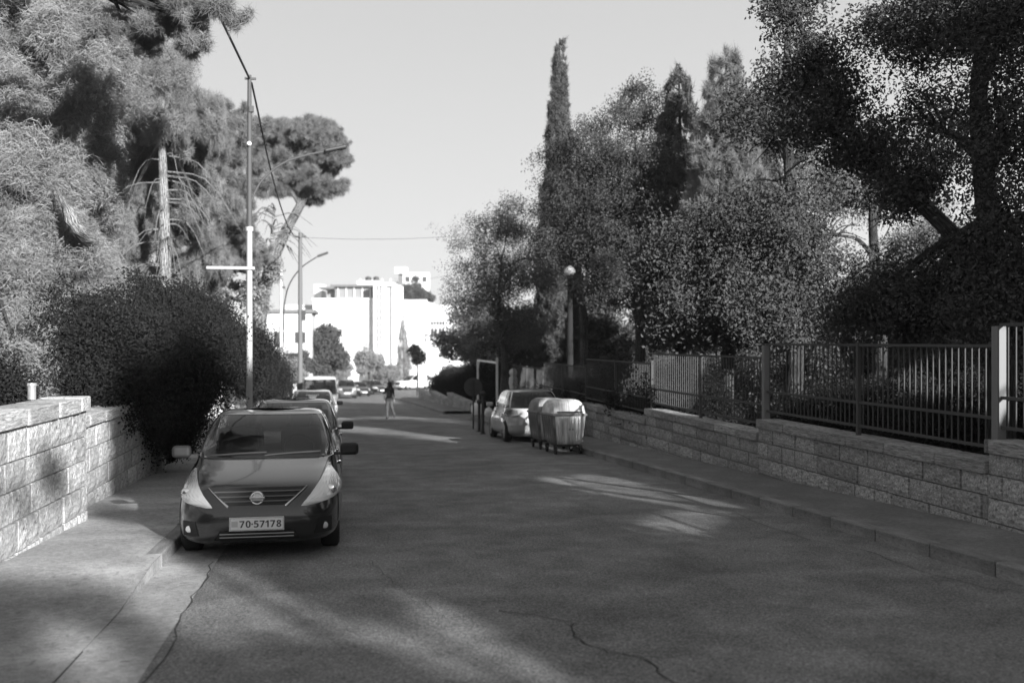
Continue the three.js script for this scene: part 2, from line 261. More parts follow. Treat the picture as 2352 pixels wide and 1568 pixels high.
const LEAF = {
  pine: { geo: tuft(170, 0.24, 0.009, 1), mat: leafMat(0.17) },
  pineFar: { geo: tuft(150, 0.36, 0.018, 2), mat: leafMat(0.15) },
  droop: { geo: strands(190, 0.2, 0.009, 0.42, 3), mat: leafMat(0.19) },
  broad: { geo: spray(34, 0.1, 0.05, 0.55, 4), mat: leafMat(0.058) },
  broadPale: { geo: spray(34, 0.1, 0.045, 0.6, 5), mat: leafMat(0.14) },
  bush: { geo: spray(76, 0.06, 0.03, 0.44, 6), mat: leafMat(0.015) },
  far: { geo: spray(30, 0.3, 0.2, 1.0, 7), mat: leafMat(0.07) },
  farPale: { geo: spray(30, 0.26, 0.16, 0.9, 8), mat: leafMat(0.2) },
  cypress: { geo: tuft(60, 0.36, 0.045, 9), mat: leafMat(0.08) },
  shadeLeaf: { geo: spray(36, 0.12, 0.06, 0.55, 10), mat: leafMat(0.1) },
};
/* clumps of foliage through the outer part of each lobe; lobes are [x, y, z, rx, ry, rz, count] in the parent's space */
function crown(parent, lobes, leaf, seed, size = [0.8, 1.25], clump = 16, spreadK = 0.2, hang = 0, keep = null) {
  const R = rng(seed * 977 + 5), pts = [], dir = V(), gauss = () => (R() + R() + R() - 1.5) / 0.75;
  for (const [x, y, z, rx, ry, rz, n] of lobes) for (let c = 0; c < n / clump; c++) {
    dir.set(gauss(), gauss(), gauss()).normalize(); const rad = 0.35 + 0.65 * Math.sqrt(R()), cx = x + dir.x * rx * rad, cy = y + dir.y * ry * rad, cz = z + dir.z * rz * rad, s = spreadK * Math.min(rx, ry, rz) * (0.7 + 0.6 * R());
    for (let k = 0; k < clump; k++) { const p = [cx + gauss() * s, cy + gauss() * s * 0.8 - hang * R() * s * 2, cz + gauss() * s]; if (!keep || keep(V(...p).add(parent.position))) pts.push(p); }
  }
  const m = new THREE.InstancedMesh(leaf.geo, leaf.mat, pts.length), M = new THREE.Matrix4(), Q = new THREE.Quaternion(), E = new THREE.Euler(), S = V(), P = V(), C = new THREE.Color();
  pts.forEach((p, i) => { const s = lerp(size[0], size[1], R()); M.compose(P.set(...p), Q.setFromEuler(E.set(R() * 6.28, R() * 6.28, R() * 6.28)), hang ? S.set(s * 0.8, s * (1 + hang), s * 0.8) : S.set(s, s, s)); if (hang) M.compose(P, Q.setFromEuler(E.set((R() - 0.5) * 0.9, R() * 6.28, (R() - 0.5) * 0.9)), S); m.setMatrixAt(i, M); const v = 0.7 + 0.6 * R(); m.setColorAt(i, C.setRGB(v, v, v)); });
  m.name = 'crown'; m.castShadow = m.receiveShadow = true; m.userData.kind = 'stuff'; parent.add(m); return m;
}
/* a tree: trunk through the given points, a limb to every lobe with twigs, and the crown */
function tree({ name, label, base, trunk, radii, lobes, leaf, seed, group, barkM = bark, size, clump, spreadK, hang, limbs = true, limbFrom = 0.45, twigs = 3, keep, category = 'tree' }) {
  const o = thing(name, label, category, base, group), R = rng(seed * 31 + 7), loc = (p) => (p.isVector3 ? p.clone().sub(base) : V(...p));
  const path = trunk.map(loc); path[0].y -= 0.3;
  mesh('trunk', taper(path, radii, 10, 22, 0.16, seed), barkM, o);
  const L = lobes.map(([c, rx, ry, rz, n]) => { const p = loc(c); return [p.x, p.y, p.z, rx, ry, rz, n]; }), curve = new THREE.CatmullRomCurve3(path);
  if (limbs) for (const [x, y, z, rx, ry, rz] of L) {
    const end = V(x, y, z); let best = 1, bd = 1e9;
    for (let t = limbFrom; t <= 1; t += 0.05) { const p = curve.getPoint(t), dd = p.distanceTo(end) + Math.max(0, p.y - y + 0.4) * 3; if (dd < bd) { bd = dd; best = t; } }
    const a = curve.getPoint(best), r = lerp(radii[0], radii[radii.length - 1], best) * 0.6, mid = a.clone().lerp(end, 0.5).add(V((R() - 0.5) * 0.5, 0.25 * rx + (R() - 0.5) * 0.3, (R() - 0.5) * 0.5));
    mesh('limb', taper([a, mid, end], [r, r * 0.7, r * 0.35], 7, 9, 0.15, seed + 3), barkM, o);
    const tw = [];
    for (let k = 0; k < twigs; k++) { const d = V(R() - 0.5, R() - 0.35, R() - 0.5).normalize(), e = end.clone().add(V(d.x * rx, d.y * ry, d.z * rz).multiplyScalar(0.85)), s = mid.clone().lerp(end, R()); tw.push(taper([s, s.clone().lerp(e, 0.5).add(V((R() - 0.5) * 0.3, 0.15, (R() - 0.5) * 0.3)), e], [r * 0.4, r * 0.25, 0.008], 5, 6, 0.1, k + seed)); }
    if (tw.length) mesh('twigs', merged(tw), barkM, o);
  }
  crown(o, L, leaf, seed, size, clump, spreadK, hang, keep);
  return o;
}
/* a slim cone of foliage: even shoots all the way up, ragged at the edge */
function spire(parent, foot, tip, r, n, leaf, seed, size) {
  const R = rng(seed * 71 + 3), m = new THREE.InstancedMesh(leaf.geo, leaf.mat, n), M = new THREE.Matrix4(), Q = new THREE.Quaternion(), E = new THREE.Euler(), C = new THREE.Color();
  for (let i = 0; i < n; i++) { const t = 1 - Math.sqrt(1 - R() * 0.995), a = R() * 6.283, k = r * (Math.sin(Math.min(1, t * 4 + 0.35) * 1.57) * (1 - t) ** 0.8 + 0.03) * (0.55 + 0.45 * Math.sqrt(R())) * (1 + 0.35 * noise.noise(a * 1.2, t * 14, seed)), p = foot.clone().lerp(tip, t).add(V(Math.cos(a) * k, (R() - 0.5) * 0.3, Math.sin(a) * k)), s = lerp(size[0], size[1], R()); M.compose(p, Q.setFromEuler(E.set((R() - 0.5), R() * 6.28, (R() - 0.5))), V(s * 0.8, s * 1.3, s * 0.8)); m.setMatrixAt(i, M); const v = 0.7 + 0.6 * R(); m.setColorAt(i, C.setRGB(v, v, v)); }
  m.name = 'crown'; m.castShadow = m.receiveShadow = true; m.userData.kind = 'stuff'; parent.add(m);
}
const S = site;
// --- trees and bushes behind the pale wall
tree({ name: 'pine_tree', label: 'great drooping pine filling the sky above the tall pale wall', base: W(-6.0, 18, 0.6), trunk: [W(-6.0, 18, 0.6), W(-5.8, 18.2, 4), W(-6.1, 18, 8), W(-5.7, 18.3, 12.5)], radii: [0.34, 0.28, 0.2, 0.08], leaf: LEAF.droop, seed: 1, hang: 0.3, spreadK: 0.17, clump: 26, size: [0.75, 1.15], twigs: 6,
  lobes: [[S(60, 60, 17), 1.7, 1.3, 1.8, 840], [S(190, 70, 19), 1.3, 1.1, 1.6, 624], [S(60, 260, 17), 1.6, 1.3, 1.7, 840], [S(150, 300, 18), 1.1, 1.2, 1.5, 600], [S(40, 450, 16.5), 1.2, 1.1, 1.5, 576], [S(140, 440, 17.5), 1.0, 1.1, 1.4, 504], [S(60, 640, 16), 1.2, 1.2, 1.4, 624], [S(130, 640, 17), 0.9, 1.1, 1.3, 504], [S(90, 790, 15.8), 1.0, 0.9, 1.2, 504], [S(150, 800, 16), 0.9, 0.7, 1.0, 450], [S(30, 850, 15), 0.8, 0.6, 1.0, 450], [S(210, 740, 16.8), 0.6, 0.6, 0.8, 260], [S(-80, 300, 16.5), 1.5, 3, 1.6, 840], [S(-60, 700, 15.6), 1.2, 1.5, 1.3, 504]] });
{
  const o = scene.children[scene.children.length - 1], b = o.position;
  mesh('torn_limb', taper([W(-5.8, 18.2, 4.2).sub(b), S(200, 560, 16.4).sub(b), S(178, 528, 15.2), S(150, 475, 15.2), S(125, 425, 15.6)].map((p, i) => (i > 1 ? p.sub(b) : p)), [0.08, 0.1, 0.12, 0.06, 0.01], 9, 18, 0.7, 9), barkPale, o);
}
tree({ name: 'pine_tree', label: 'dark pine whose needle tips hang into the sky beside the overhead cable', base: W(-6.4, 11, 0.6), trunk: [W(-6.4, 11, 0.6), W(-6.3, 11.2, 5), W(-5.9, 11.8, 9), W(-4.9, 13, 10.5)], radii: [0.3, 0.26, 0.16, 0.05], leaf: LEAF.pine, seed: 2, size: [0.5, 0.8], spreadK: 0.3, clump: 12,
  lobes: [[S(330, 20, 14), 0.75, 0.5, 0.8, 150], [S(420, 40, 14), 0.6, 0.4, 0.7, 130], [S(480, 15, 14), 0.4, 0.3, 0.5, 70], [S(400, -70, 14), 0.9, 0.4, 0.9, 160]] });
tree({ name: 'pine_tree', label: 'pine with bare pale trunk and drooping dead twigs behind the dark bush', base: W(-5.3, 33, 0.6), trunk: [W(-5.3, 33, 0.6), W(-5.3, 33, 5), W(-5.4, 33, 9), W(-5.5, 33, 13.8)], radii: [0.24, 0.19, 0.13, 0.05], leaf: LEAF.pineFar, seed: 3, hang: 0.5, barkM: barkPale, limbFrom: 0.7, size: [0.6, 1.0],
  lobes: [[S(400, 260, 32), 1.6, 1.1, 1.5, 520], [S(340, 320, 33), 1.6, 1.3, 1.5, 460], [S(450, 310, 34), 1.2, 1.4, 1.4, 460], [S(290, 440, 34), 1.5, 1.6, 1.5, 520], [S(450, 430, 35), 1.3, 1.3, 1.4, 420], [S(260, 580, 33), 1.4, 1.5, 1.4, 460], [S(460, 560, 36), 1.2, 1.4, 1.4, 300]] });
{ // the bare lower twigs of that pine
  const o = scene.children[scene.children.length - 1], R = rng(88), list = [];
  for (let k = 0; k < 46; k++) { const h = 3.6 + R() * 5, a = R() * 6.28, l = 0.9 + R() * 1.5, s = V(-0.02, h, 0), e = V(Math.cos(a) * l, h - l * (0.5 + R() * 0.5), Math.sin(a) * l * 0.6); list.push(taper([s, V(Math.cos(a) * l * 0.5, h + 0.15 - l * 0.15, Math.sin(a) * l * 0.3), e], [0.03, 0.02, 0.007], 5, 6, 0.1, k)); }
  mesh('dead_twigs', merged(list), barkPale, o);
}
tree({ name: 'pine_tree', label: 'rounded pine crown standing behind the street light mast', base: W(-7.5, 44, 0.6), trunk: [W(-7.5, 44, 0.6), W(-7.3, 44, 6), W(-7.2, 44, 12.5)], radii: [0.28, 0.2, 0.08], leaf: LEAF.pineFar, seed: 4, size: [0.6, 1.05],
  lobes: [[S(420, 270, 44), 1.6, 1.2, 1.6, 480], [S(530, 290, 45), 1.4, 1.2, 1.5, 520], [S(470, 360, 44), 1.7, 1.4, 1.6, 560], [S(560, 400, 46), 1.2, 1.4, 1.4, 420], [S(520, 480, 45), 1.3, 1.4, 1.4, 380], [S(400, 500, 46), 1.6, 1.5, 1.5, 460], [S(560, 570, 47), 1.2, 1.4, 1.2, 300], [S(440, 620, 46), 1.4, 1.3, 1.3, 360]] });
tree({ name: 'umbrella_pine', label: 'leaning umbrella pine with thick pale trunk reaching over the street', base: W(-4.1, 53, 0.1), trunk: [W(-4.1, 53, 0.1), W(-4.0, 53, 4), W(-3.2, 53, 8), S(700, 450, 53)], radii: [0.5, 0.42, 0.33, 0.2], leaf: LEAF.pineFar, seed: 5, limbFrom: 0.6, barkM: mat(0.3, 0.95, { map: barkMap, bumpMap: barkBump, bumpScale: 0.04 }), size: [0.6, 1.0], spreadK: 0.24,
  lobes: [[S(640, 330, 53), 1.5, 1.2, 1.8, 620], [S(720, 330, 53), 1.6, 1.2, 1.8, 700], [S(760, 350, 53), 1.0, 1.0, 1.4, 420], [S(640, 410, 53), 1.2, 1.0, 1.5, 380], [S(735, 410, 53), 1.3, 0.9, 1.6, 480], [S(680, 300, 53), 1.3, 0.7, 1.6, 420], [S(600, 330, 54), 1.2, 1.3, 1.5, 420], [S(715, 445, 54), 0.7, 0.6, 0.9, 180]] });
{
  const o = scene.children[scene.children.length - 1], R = rng(91), list = [], b = o.position;
  for (let k = 0; k < 36; k++) { const t = 0.45 + 0.5 * R(), s = V(lerp(0, 1.1, t), lerp(3, 11, t), 0), a = R() * 6.28, l = 0.8 + R() * 1.6; list.push(taper([s, s.clone().add(V(Math.cos(a) * l * 0.5, 0.25, Math.sin(a) * l * 0.4)), s.clone().add(V(Math.cos(a) * l, -0.3 - R() * 0.8, Math.sin(a) * l * 0.6))], [0.05, 0.03, 0.01], 5, 6, 0.1, k)); }
  mesh('dead_branches', merged(list), barkPale, o);
}
tree({ name: 'tree', label: 'broken tree with a torn pale limb inside the drooping pine', base: W(-9.2, 22, 0.6), trunk: [W(-9.2, 22, 0.6), W(-9, 22, 3), S(160, 520, 20), S(110, 430, 20.5)], radii: [0.22, 0.18, 0.13, 0.04], leaf: LEAF.droop, seed: 6, hang: 0.3, clump: 26, spreadK: 0.18, barkM: barkPale,
  lobes: [[S(225, 500, 36), 1.3, 1.3, 1.3, 420], [S(240, 640, 36), 1.2, 1.3, 1.3, 420], [S(140, 700, 21), 1.3, 1.2, 1.3, 420], [S(290, 380, 37), 1.3, 1.4, 1.3, 420], [S(120, 160, 24), 2.4, 2.2, 2, 700], [S(270, 120, 27), 1.9, 1.7, 1.8, 560]] });
// dense bushes overhanging the wall
const bush = (label, base, lobes, seed, leaf = LEAF.bush, size = [0.8, 1.2], name = 'bush') => {
  const o = thing(name, label, 'bush', base, undefined), R = rng(seed), st = [];
  const L = lobes.map(([c, rx, ry, rz, n]) => { const p = c.clone().sub(base); return [p.x, p.y, p.z, rx, ry, rz, n]; });
  for (const [x, y, z, rx] of L) for (let k = 0; k < 3; k++) st.push(taper([V((R() - 0.5) * 0.3, -0.2, (R() - 0.5) * 0.3), V(x * 0.5, y * 0.45 + 0.2, z * 0.5), V(x + (R() - 0.5) * rx, y + 0.1, z + (R() - 0.5) * rx)], [0.05, 0.035, 0.012], 5, 7, 0.1, k + seed));
  mesh('stems', merged(st), barkDark, o); crown(o, L, leaf, seed, size, 10, 0.42); return o;
};
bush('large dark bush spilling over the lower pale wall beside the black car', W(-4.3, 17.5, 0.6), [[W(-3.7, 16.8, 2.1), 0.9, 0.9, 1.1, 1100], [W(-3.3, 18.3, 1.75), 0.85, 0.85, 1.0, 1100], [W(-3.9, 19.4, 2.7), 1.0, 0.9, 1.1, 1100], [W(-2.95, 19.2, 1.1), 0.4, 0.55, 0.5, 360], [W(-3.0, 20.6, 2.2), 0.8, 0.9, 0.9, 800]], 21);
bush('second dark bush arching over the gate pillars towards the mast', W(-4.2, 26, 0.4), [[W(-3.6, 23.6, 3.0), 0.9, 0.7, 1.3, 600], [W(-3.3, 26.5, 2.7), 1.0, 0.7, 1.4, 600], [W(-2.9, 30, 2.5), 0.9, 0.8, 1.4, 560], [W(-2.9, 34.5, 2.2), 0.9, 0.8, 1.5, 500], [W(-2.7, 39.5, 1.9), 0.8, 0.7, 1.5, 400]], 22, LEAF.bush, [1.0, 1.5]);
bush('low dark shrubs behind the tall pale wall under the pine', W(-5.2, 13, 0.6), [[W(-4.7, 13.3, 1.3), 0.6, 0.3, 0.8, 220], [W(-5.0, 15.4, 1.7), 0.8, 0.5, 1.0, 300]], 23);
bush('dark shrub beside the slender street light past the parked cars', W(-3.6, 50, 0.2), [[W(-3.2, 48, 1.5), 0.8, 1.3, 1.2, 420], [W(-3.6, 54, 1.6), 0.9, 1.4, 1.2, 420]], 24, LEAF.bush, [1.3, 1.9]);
tree({ name: 'tree', label: 'pale twiggy tree behind the street light mast', base: W(-5.4, 48, 0.5), trunk: [W(-5.4, 48, 0.5), S(500, 700, 47), S(480, 640, 47)], radii: [0.25, 0.2, 0.15], leaf: LEAF.farPale, seed: 12, barkM: barkDark, size: [0.35, 0.6], lobes: [[S(520, 560, 48), 1.6, 1.4, 1.2, 200], [S(600, 620, 49), 1.0, 1.6, 1.2, 180], [S(540, 690, 49), 1.5, 1.0, 1.0, 200], [S(470, 590, 49), 1.4, 1.3, 1.2, 200]], twigs: 8 });

// crowns of the park trees are open where the photograph's sunny patches on the road, pavement and wall show that light comes through
const sunny = [[[-3.42, 11.1], [-3.22, 13.44], [-1.66, 10.9], [-1.71, 9.06], [-2.39, 9.52], [-3.01, 9.75]], [[-1.66, 9.18], [-1.45, 10.06], [-0.84, 9.54], [0.06, 7.34], [-0.41, 7.44], [-1.17, 8.34]], [[0.56, 8.35], [0.76, 8.23], [1.09, 7.13], [0.73, 7.31]], [[0.49, 7.13], [0.86, 6.87], [1.43, 5.78], [0.96, 5.81], [0.51, 6.6]], [[-2.14, 7.79], [-1.82, 7.6], [-1.19, 6.31], [-1.54, 6.42]], [[3.67, 17.38], [4.86, 17.91], [5.45, 13.32], [5.0, 12.67], [4.02, 15.09]], [[3.61, 11.36], [4.58, 12.86], [5.02, 12.4], [3.65, 10.24]], [[-1.57, 8.31], [-1.26, 8.29], [-0.67, 7.34], [-1.13, 7.39]], [[-3.6, 45], [7.5, 45], [7.5, 48.2], [-1.2, 48.4], [-3.6, 52]]], sunDir = sun.position.clone().normalize();
const inside = (poly, x, d) => { let c = false; for (let i = 0, j = poly.length - 1; i < poly.length; j = i++) if ((poly[i][1] > d) !== (poly[j][1] > d) && x < (poly[j][0] - poly[i][0]) * (d - poly[i][1]) / (poly[j][1] - poly[i][1]) + poly[i][0]) c = !c; return c; };
const openCrown = (p) => {
  const land = (q) => { const t = (q.y - SL * q.z) / (sunDir.y - SL * sunDir.z); return [q.x - sunDir.x * t, -(q.z - sunDir.z * t)]; }, [x, d] = land(p);   // where its shadow would fall
  for (const [a, b] of [[0, 0], [0.24, 0], [-0.24, 0], [0, 0.24], [0, -0.24], [0.17, 0.17], [-0.17, 0.17], [0.17, -0.17], [-0.17, -0.17]]) { const [u, v] = land(V(p.x + a * sunDir.z, p.y + b, p.z - a * sunDir.x)); if (sunny.some((q) => inside(q, u, v))) return false; }
  if (x < -3.2) { const k = (p.x + 3.2) / sunDir.x, h = p.y - sunDir.y * k, wd = -(p.z - sunDir.z * k), g = h - gy(wd); if (g > -0.2 && g < 1.75 && wd > 8.5 && wd < 15.5) return fbm(wd * 1.3, h * 0.8, 5.5, 2) < -0.2; }
  if (x > -3.2 && x < -0.6 && d > 11.8 && d < 16) return fbm(x * 0.9, 1.2, d * 0.6, 2) < -0.02;
  return true;
};
// --- trees in the park
{
  const o = thing('cypress_tree', 'tall slim cypress rising above the park trees', 'tree', W(10.2, 45.5, 0.1)); mesh('trunk', taper([V(0, -0.3, 0), V(0.05, 9, 0), V(0.15, 17.6, 0)], [0.24, 0.15, 0.03], 8, 14, 0.1, 3), barkDark, o);
  spire(o, V(0, 1.2, 0), V(0.15, 18.6, 0), 1.25, 2600, LEAF.cypress, 31, [0.55, 0.95]);
}
const barkMid = mat(0.09, 0.95, { map: barkMap, bumpMap: barkBump, bumpScale: 0.03 });
const parkTree = (label, X, d, top, r, lobes, leaf, seed, more = {}) => { X = lobes.reduce((a, l) => a + l[0].x, 0) / lobes.length; d = -lobes.reduce((a, l) => a + l[0].z, 0) / lobes.length; return tree({ name: more.name ?? 'park_tree', label, base: W(X, d, 0.05), trunk: [W(X, d, 0.05), W(X + 0.15, d, top * 0.35), W(X - 0.1, d, top * 0.7), W(X, d, top)], radii: [r, r * 0.8, r * 0.5, r * 0.2], lobes, leaf, seed, barkM: barkMid, group: 'park trees', clump: 11, spreadK: 0.36, twigs: 9, keep: openCrown, ...more, }); };
parkTree('airy pale-leaved tree with light bare branches beside the cypress', 8.4, 42, 7, 0.2, [[S(1100, 560, 42), 1.3, 1.3, 1.3, 228], [S(1170, 500, 43), 1.2, 1.0, 1.2, 204], [S(1090, 660, 42), 1.2, 1.2, 1.2, 276], [S(1160, 640, 43), 1.3, 1.2, 1.2, 312], [S(1230, 600, 42), 1.2, 1.3, 1.2, 312], [S(1110, 740, 42), 1.0, 0.8, 1.1, 288], [S(1200, 740, 43), 1.3, 0.9, 1.2, 360]], LEAF.broadPale, 32, { barkM: bark, twigs: 10, size: [0.7, 1.05], clump: 12, limbFrom: 0.3 });
parkTree('slender tree with whitish upper branches before the cypress', 8.5, 37, 9.5, 0.17, [[S(1290, 450, 37), 1.1, 1.2, 1.1, 292], [S(1330, 350, 38), 1.2, 1.2, 1.2, 270], [S(1290, 560, 37), 1.1, 0.9, 1.1, 292], [S(1370, 450, 38), 1.2, 1.2, 1.2, 337], [S(1380, 580, 38), 1.4, 1.0, 1.3, 427]], LEAF.broad, 33, { barkM: bark, twigs: 7, size: [0.7, 1.05] });
parkTree('leafy grey-green tree behind the park lamp', 11.6, 36, 10, 0.22, [[S(1430, 320, 36), 1.5, 1.3, 1.4, 378], [S(1480, 430, 36), 1.6, 1.4, 1.4, 558], [S(1400, 500, 36), 1.5, 1.3, 1.4, 504], [S(1500, 560, 35), 1.6, 1.3, 1.4, 558], [S(1420, 650, 35), 1.5, 1.1, 1.3, 504], [S(1520, 680, 35), 1.5, 1.1, 1.3, 504], [S(1480, 250, 37), 1.0, 0.9, 1.1, 180]], LEAF.broad, 34, { size: [0.7, 1.05] });
for (const [label, u, v, z, r, n, leaf, sd, low] of [['dark pointed conifer between the leafy park trees', 1560, 120, 36, 1.9, 1500, LEAF.cypress, 35, 3], ['tall feathery conifer with a spiky top above the railings', 1668, 70, 33, 2.1, 1300, LEAF.pineFar, 36, 3.5], ['second spiky conifer, half hidden behind the feathery one', 1735, 190, 38, 2.0, 1100, LEAF.cypress, 37, 4]]) {
  const t = S(u, v, z), d = -t.z, base = V(t.x, gy(d), t.z), h = t.y - base.y, o = thing('conifer_tree', label, 'tree', base, 'park conifers'); mesh('trunk', taper([V(0, -0.3, 0), V(0.1, h * 0.5, 0), V(0, h * 0.93, 0)], [0.22, 0.14, 0.03], 8, 14, 0.1, sd), barkDark, o);
  const R = rng(sd), br = []; for (let k = 0; k < 26; k++) { const q = low + (h - low) * R() * 0.9, a = R() * 6.28, l = r * (1 - q / h) * 1.1 + 0.2; br.push(taper([V(0.05, q, 0), V(Math.cos(a) * l * 0.6, q + 0.1, Math.sin(a) * l * 0.6), V(Math.cos(a) * l, q + 0.35, Math.sin(a) * l)], [0.04, 0.02, 0.006], 5, 5, 0.1, k)); } mesh('branches', merged(br), barkDark, o);
  spire(o, V(0, low, 0), V(0, h, 0), r, n, leaf, sd, [0.6, 1.1]);
}
parkTree('broad dark tree spreading low over the garden bars', 11.4, 24.5, 7, 0.2, [[S(1560, 640, 25), 1.3, 1.0, 1.2, 571], [S(1640, 600, 25), 1.4, 1.1, 1.3, 714], [S(1720, 650, 24), 1.4, 0.9, 1.2, 714], [S(1620, 720, 24), 1.4, 0.6, 1.2, 632], [S(1750, 720, 23), 1.2, 0.55, 1.1, 571], [S(1680, 500, 26), 1.4, 1.2, 1.3, 632]], LEAF.broad, 37);
parkTree('sunlit pale-leaved tree deep in the park', 17.5, 27, 9, 0.25, [[S(1960, 470, 29), 1.5, 1.0, 1.3, 522], [S(2060, 500, 29), 1.5, 1.0, 1.3, 522], [S(1900, 540, 29), 1.3, 0.9, 1.2, 354], [S(2080, 400, 29), 1.2, 0.9, 1.2, 319], [S(1930, 380, 30), 1.5, 0.9, 1.3, 354], [S(2150, 580, 28), 1.4, 1.0, 1.2, 354]], LEAF.broadPale, 38, { size: [0.7, 1.05] });
parkTree('tree with loose high crown behind the leaning limb', 15.6, 22, 12, 0.25, [[S(1800, 250, 25), 1.3, 1.2, 1.3, 162], [S(1900, 330, 25), 1.3, 1.0, 1.3, 162], [S(1800, 430, 25), 1.5, 1.2, 1.3, 254], [S(1760, 330, 26), 1.2, 1.1, 1.2, 162], [S(1850, 600, 24), 1.5, 1.0, 1.3, 280], [S(1790, 540, 24), 1.2, 1.0, 1.2, 207]], LEAF.broad, 39);
tree({ name: 'leaning_tree', label: 'big dark tree behind the tall square post with a long leaning limb', base: W(9.1, 12.4, 0.05), trunk: [W(9.1, 12.4, 0.05), S(2290, 640, 14), S(2262, 420, 14), S(2250, 180, 14.2), S(2270, 20, 14.5)], radii: [0.21, 0.18, 0.15, 0.12, 0.06], leaf: LEAF.broad, seed: 40, barkM: barkDark, group: 'park trees', limbFrom: 0.4, size: [0.5, 0.8], clump: 6, spreadK: 0.55, twigs: 9,
  lobes: [[S(2330, 60, 13), 0.9, 0.6, 1.0, 336], [S(2200, 40, 14), 1.0, 0.6, 1.0, 348], [S(2090, 60, 15), 0.9, 0.5, 0.9, 240], [S(2330, 300, 13), 0.7, 0.9, 0.8, 308], [S(2340, 560, 12.5), 0.6, 0.9, 0.8, 281], [S(2130, 300, 15), 0.8, 0.7, 0.8, 174], [S(2200, 640, 14), 0.9, 0.5, 0.8, 281], [S(2120, 690, 14), 0.9, 0.4, 0.8, 281], [S(2010, 720, 15), 1.0, 0.35, 0.9, 281], [S(2320, 740, 12.5), 0.8, 0.3, 0.8, 201]] });
{ // the leaning limb with its own foliage
  const o = scene.children[scene.children.length - 1], b = o.position, q = (u, v, z) => S(u, v, z).sub(b);
  mesh('leaning_limb', taper([q(2270, 620, 14), q(2130, 480, 14.6), q(1990, 350, 15.4), q(1890, 180, 16), q(1820, 10, 16.5)], [0.13, 0.11, 0.09, 0.07, 0.03], 8, 18, 0.15, 4), barkDark, o);
  mesh('limb', taper([q(1985, 345, 15.4), q(1900, 300, 15.6), q(1790, 190, 16)], [0.06, 0.05, 0.02], 7, 8, 0.15, 5), barkDark, o);
  const l = [[2080, 430, 15, 0.55, 0.35, 0.6, 130], [1990, 340, 15.4, 0.5, 0.35, 0.6, 130], [1930, 230, 15.8, 0.35, 0.5, 0.5, 110], [1870, 130, 16.1, 0.4, 0.5, 0.5, 120], [1830, 30, 16.4, 0.5, 0.45, 0.5, 110], [1850, 290, 15.7, 0.55, 0.25, 0.5, 80], [1790, 200, 16, 0.3, 0.35, 0.4, 55]].map(([u, v, z, ...k]) => { const p = q(u, v, z); return [p.x, p.y, p.z, ...k]; });
  crown(o, l, LEAF.broad, 77, [0.55, 0.9], 8, 0.45);
}
// the trees of the same park standing up the street behind the camera: their shade falls over the road
for (let i = 0; i < 12; i++) {
  const R = rng(500 + i), d = 6.5 - i * 2.9, X = 10.4 + (i % 2) * 1.7, h = d > -7 ? 8.2 : d > -17 ? 11.8 : 10.8, r = 1.9, lobes = [];
  for (let k = 0; k < 9; k++) { const a = k / 9 * 6.28 * 2 + R(), q = r * (0.25 + 0.65 * R()); lobes.push([W(X + Math.cos(a) * q, d + Math.sin(a) * q, lerp(0.26, 0.9, k / 8) * h), r * 0.55, h * 0.1, r * 0.6, 900]); }
  parkTree('park tree up the street behind the viewer, shading the road', X, d, h * 0.85, 0.16, lobes, LEAF.shadeLeaf, 300 + i, { size: [0.5, 0.75], twigs: 0, clump: 12, spreadK: 0.35, keep: openCrown, group: 'park trees up the street' });
}
// hedges behind the railings and along the far wall
function hedge(label, X, d0, d1, h, w, leaf, seed, size, dens = 1) {
  const base = W(X, (d0 + d1) / 2, 0), o = thing('hedge', label, 'hedge', base), lobes = [], n = Math.ceil((d1 - d0) / (w * 1.1)), R = rng(seed), st = [];
  for (let k = 0; k < n; k++) { const d = lerp(d0, d1, (k + 0.5) / n), p = W(X + (R() - 0.5) * 0.2, d, h * (0.52 + 0.06 * R())).sub(base); lobes.push([p.x, p.y, p.z, w * 0.6, h * 0.52, w * 0.8, Math.round(420 * dens)]); st.push(beam(V(p.x, gy(d) - base.y - 0.1, p.z), p, 0.03, 0.02)); }
  mesh('stems', merged(st), barkDark, o); crown(o, lobes, leaf, seed, size, 14, 0.3); return o;
}
hedge('dark clipped hedge behind the railings near the waste bins', 8.3, 21.5, 37, 1.75, 1.3, LEAF.bush, 51, [1.0, 1.5]);
hedge('dark hedge above the low wall past the white gate', 9.4, 53, 84, 2.2, 2.0, LEAF.bush, 52, [1.6, 2.4], 0.9);
hedge('undergrowth behind the garden bars beneath the broad dark tree', 11.5, 7, 22, 1.5, 1.5, LEAF.bush, 53, [0.9, 1.4], 0.8);
hedge('thick shrubbery far inside the park', 20, 8, 40, 3.6, 3.2, LEAF.broad, 54, [1.4, 2.2], 1.6);
hedge('dark shrubs filling the park between the lamp and the garden bars', 15.5, 30, 52, 2.4, 2.6, LEAF.broad, 56, [1.2, 1.8], 1.2);
hedge('tall shrubbery closing the park behind the conifers', 24, 34, 100, 5.5, 4.4, LEAF.far, 55, [0.7, 1.1], 1.3);
parkTree('bushy pale tree over the low wall past the gate', 9.4, 58, 4.5, 0.18, [[S(1060, 800, 58), 1.4, 1.1, 1.4, 300], [S(1110, 790, 59), 1.4, 1.3, 1.4, 300], [S(1090, 730, 60), 1.5, 1.2, 1.4, 280], [S(1170, 790, 57), 1.4, 1.2, 1.4, 260]], LEAF.farPale, 61, { size: [0.4, 0.7] });
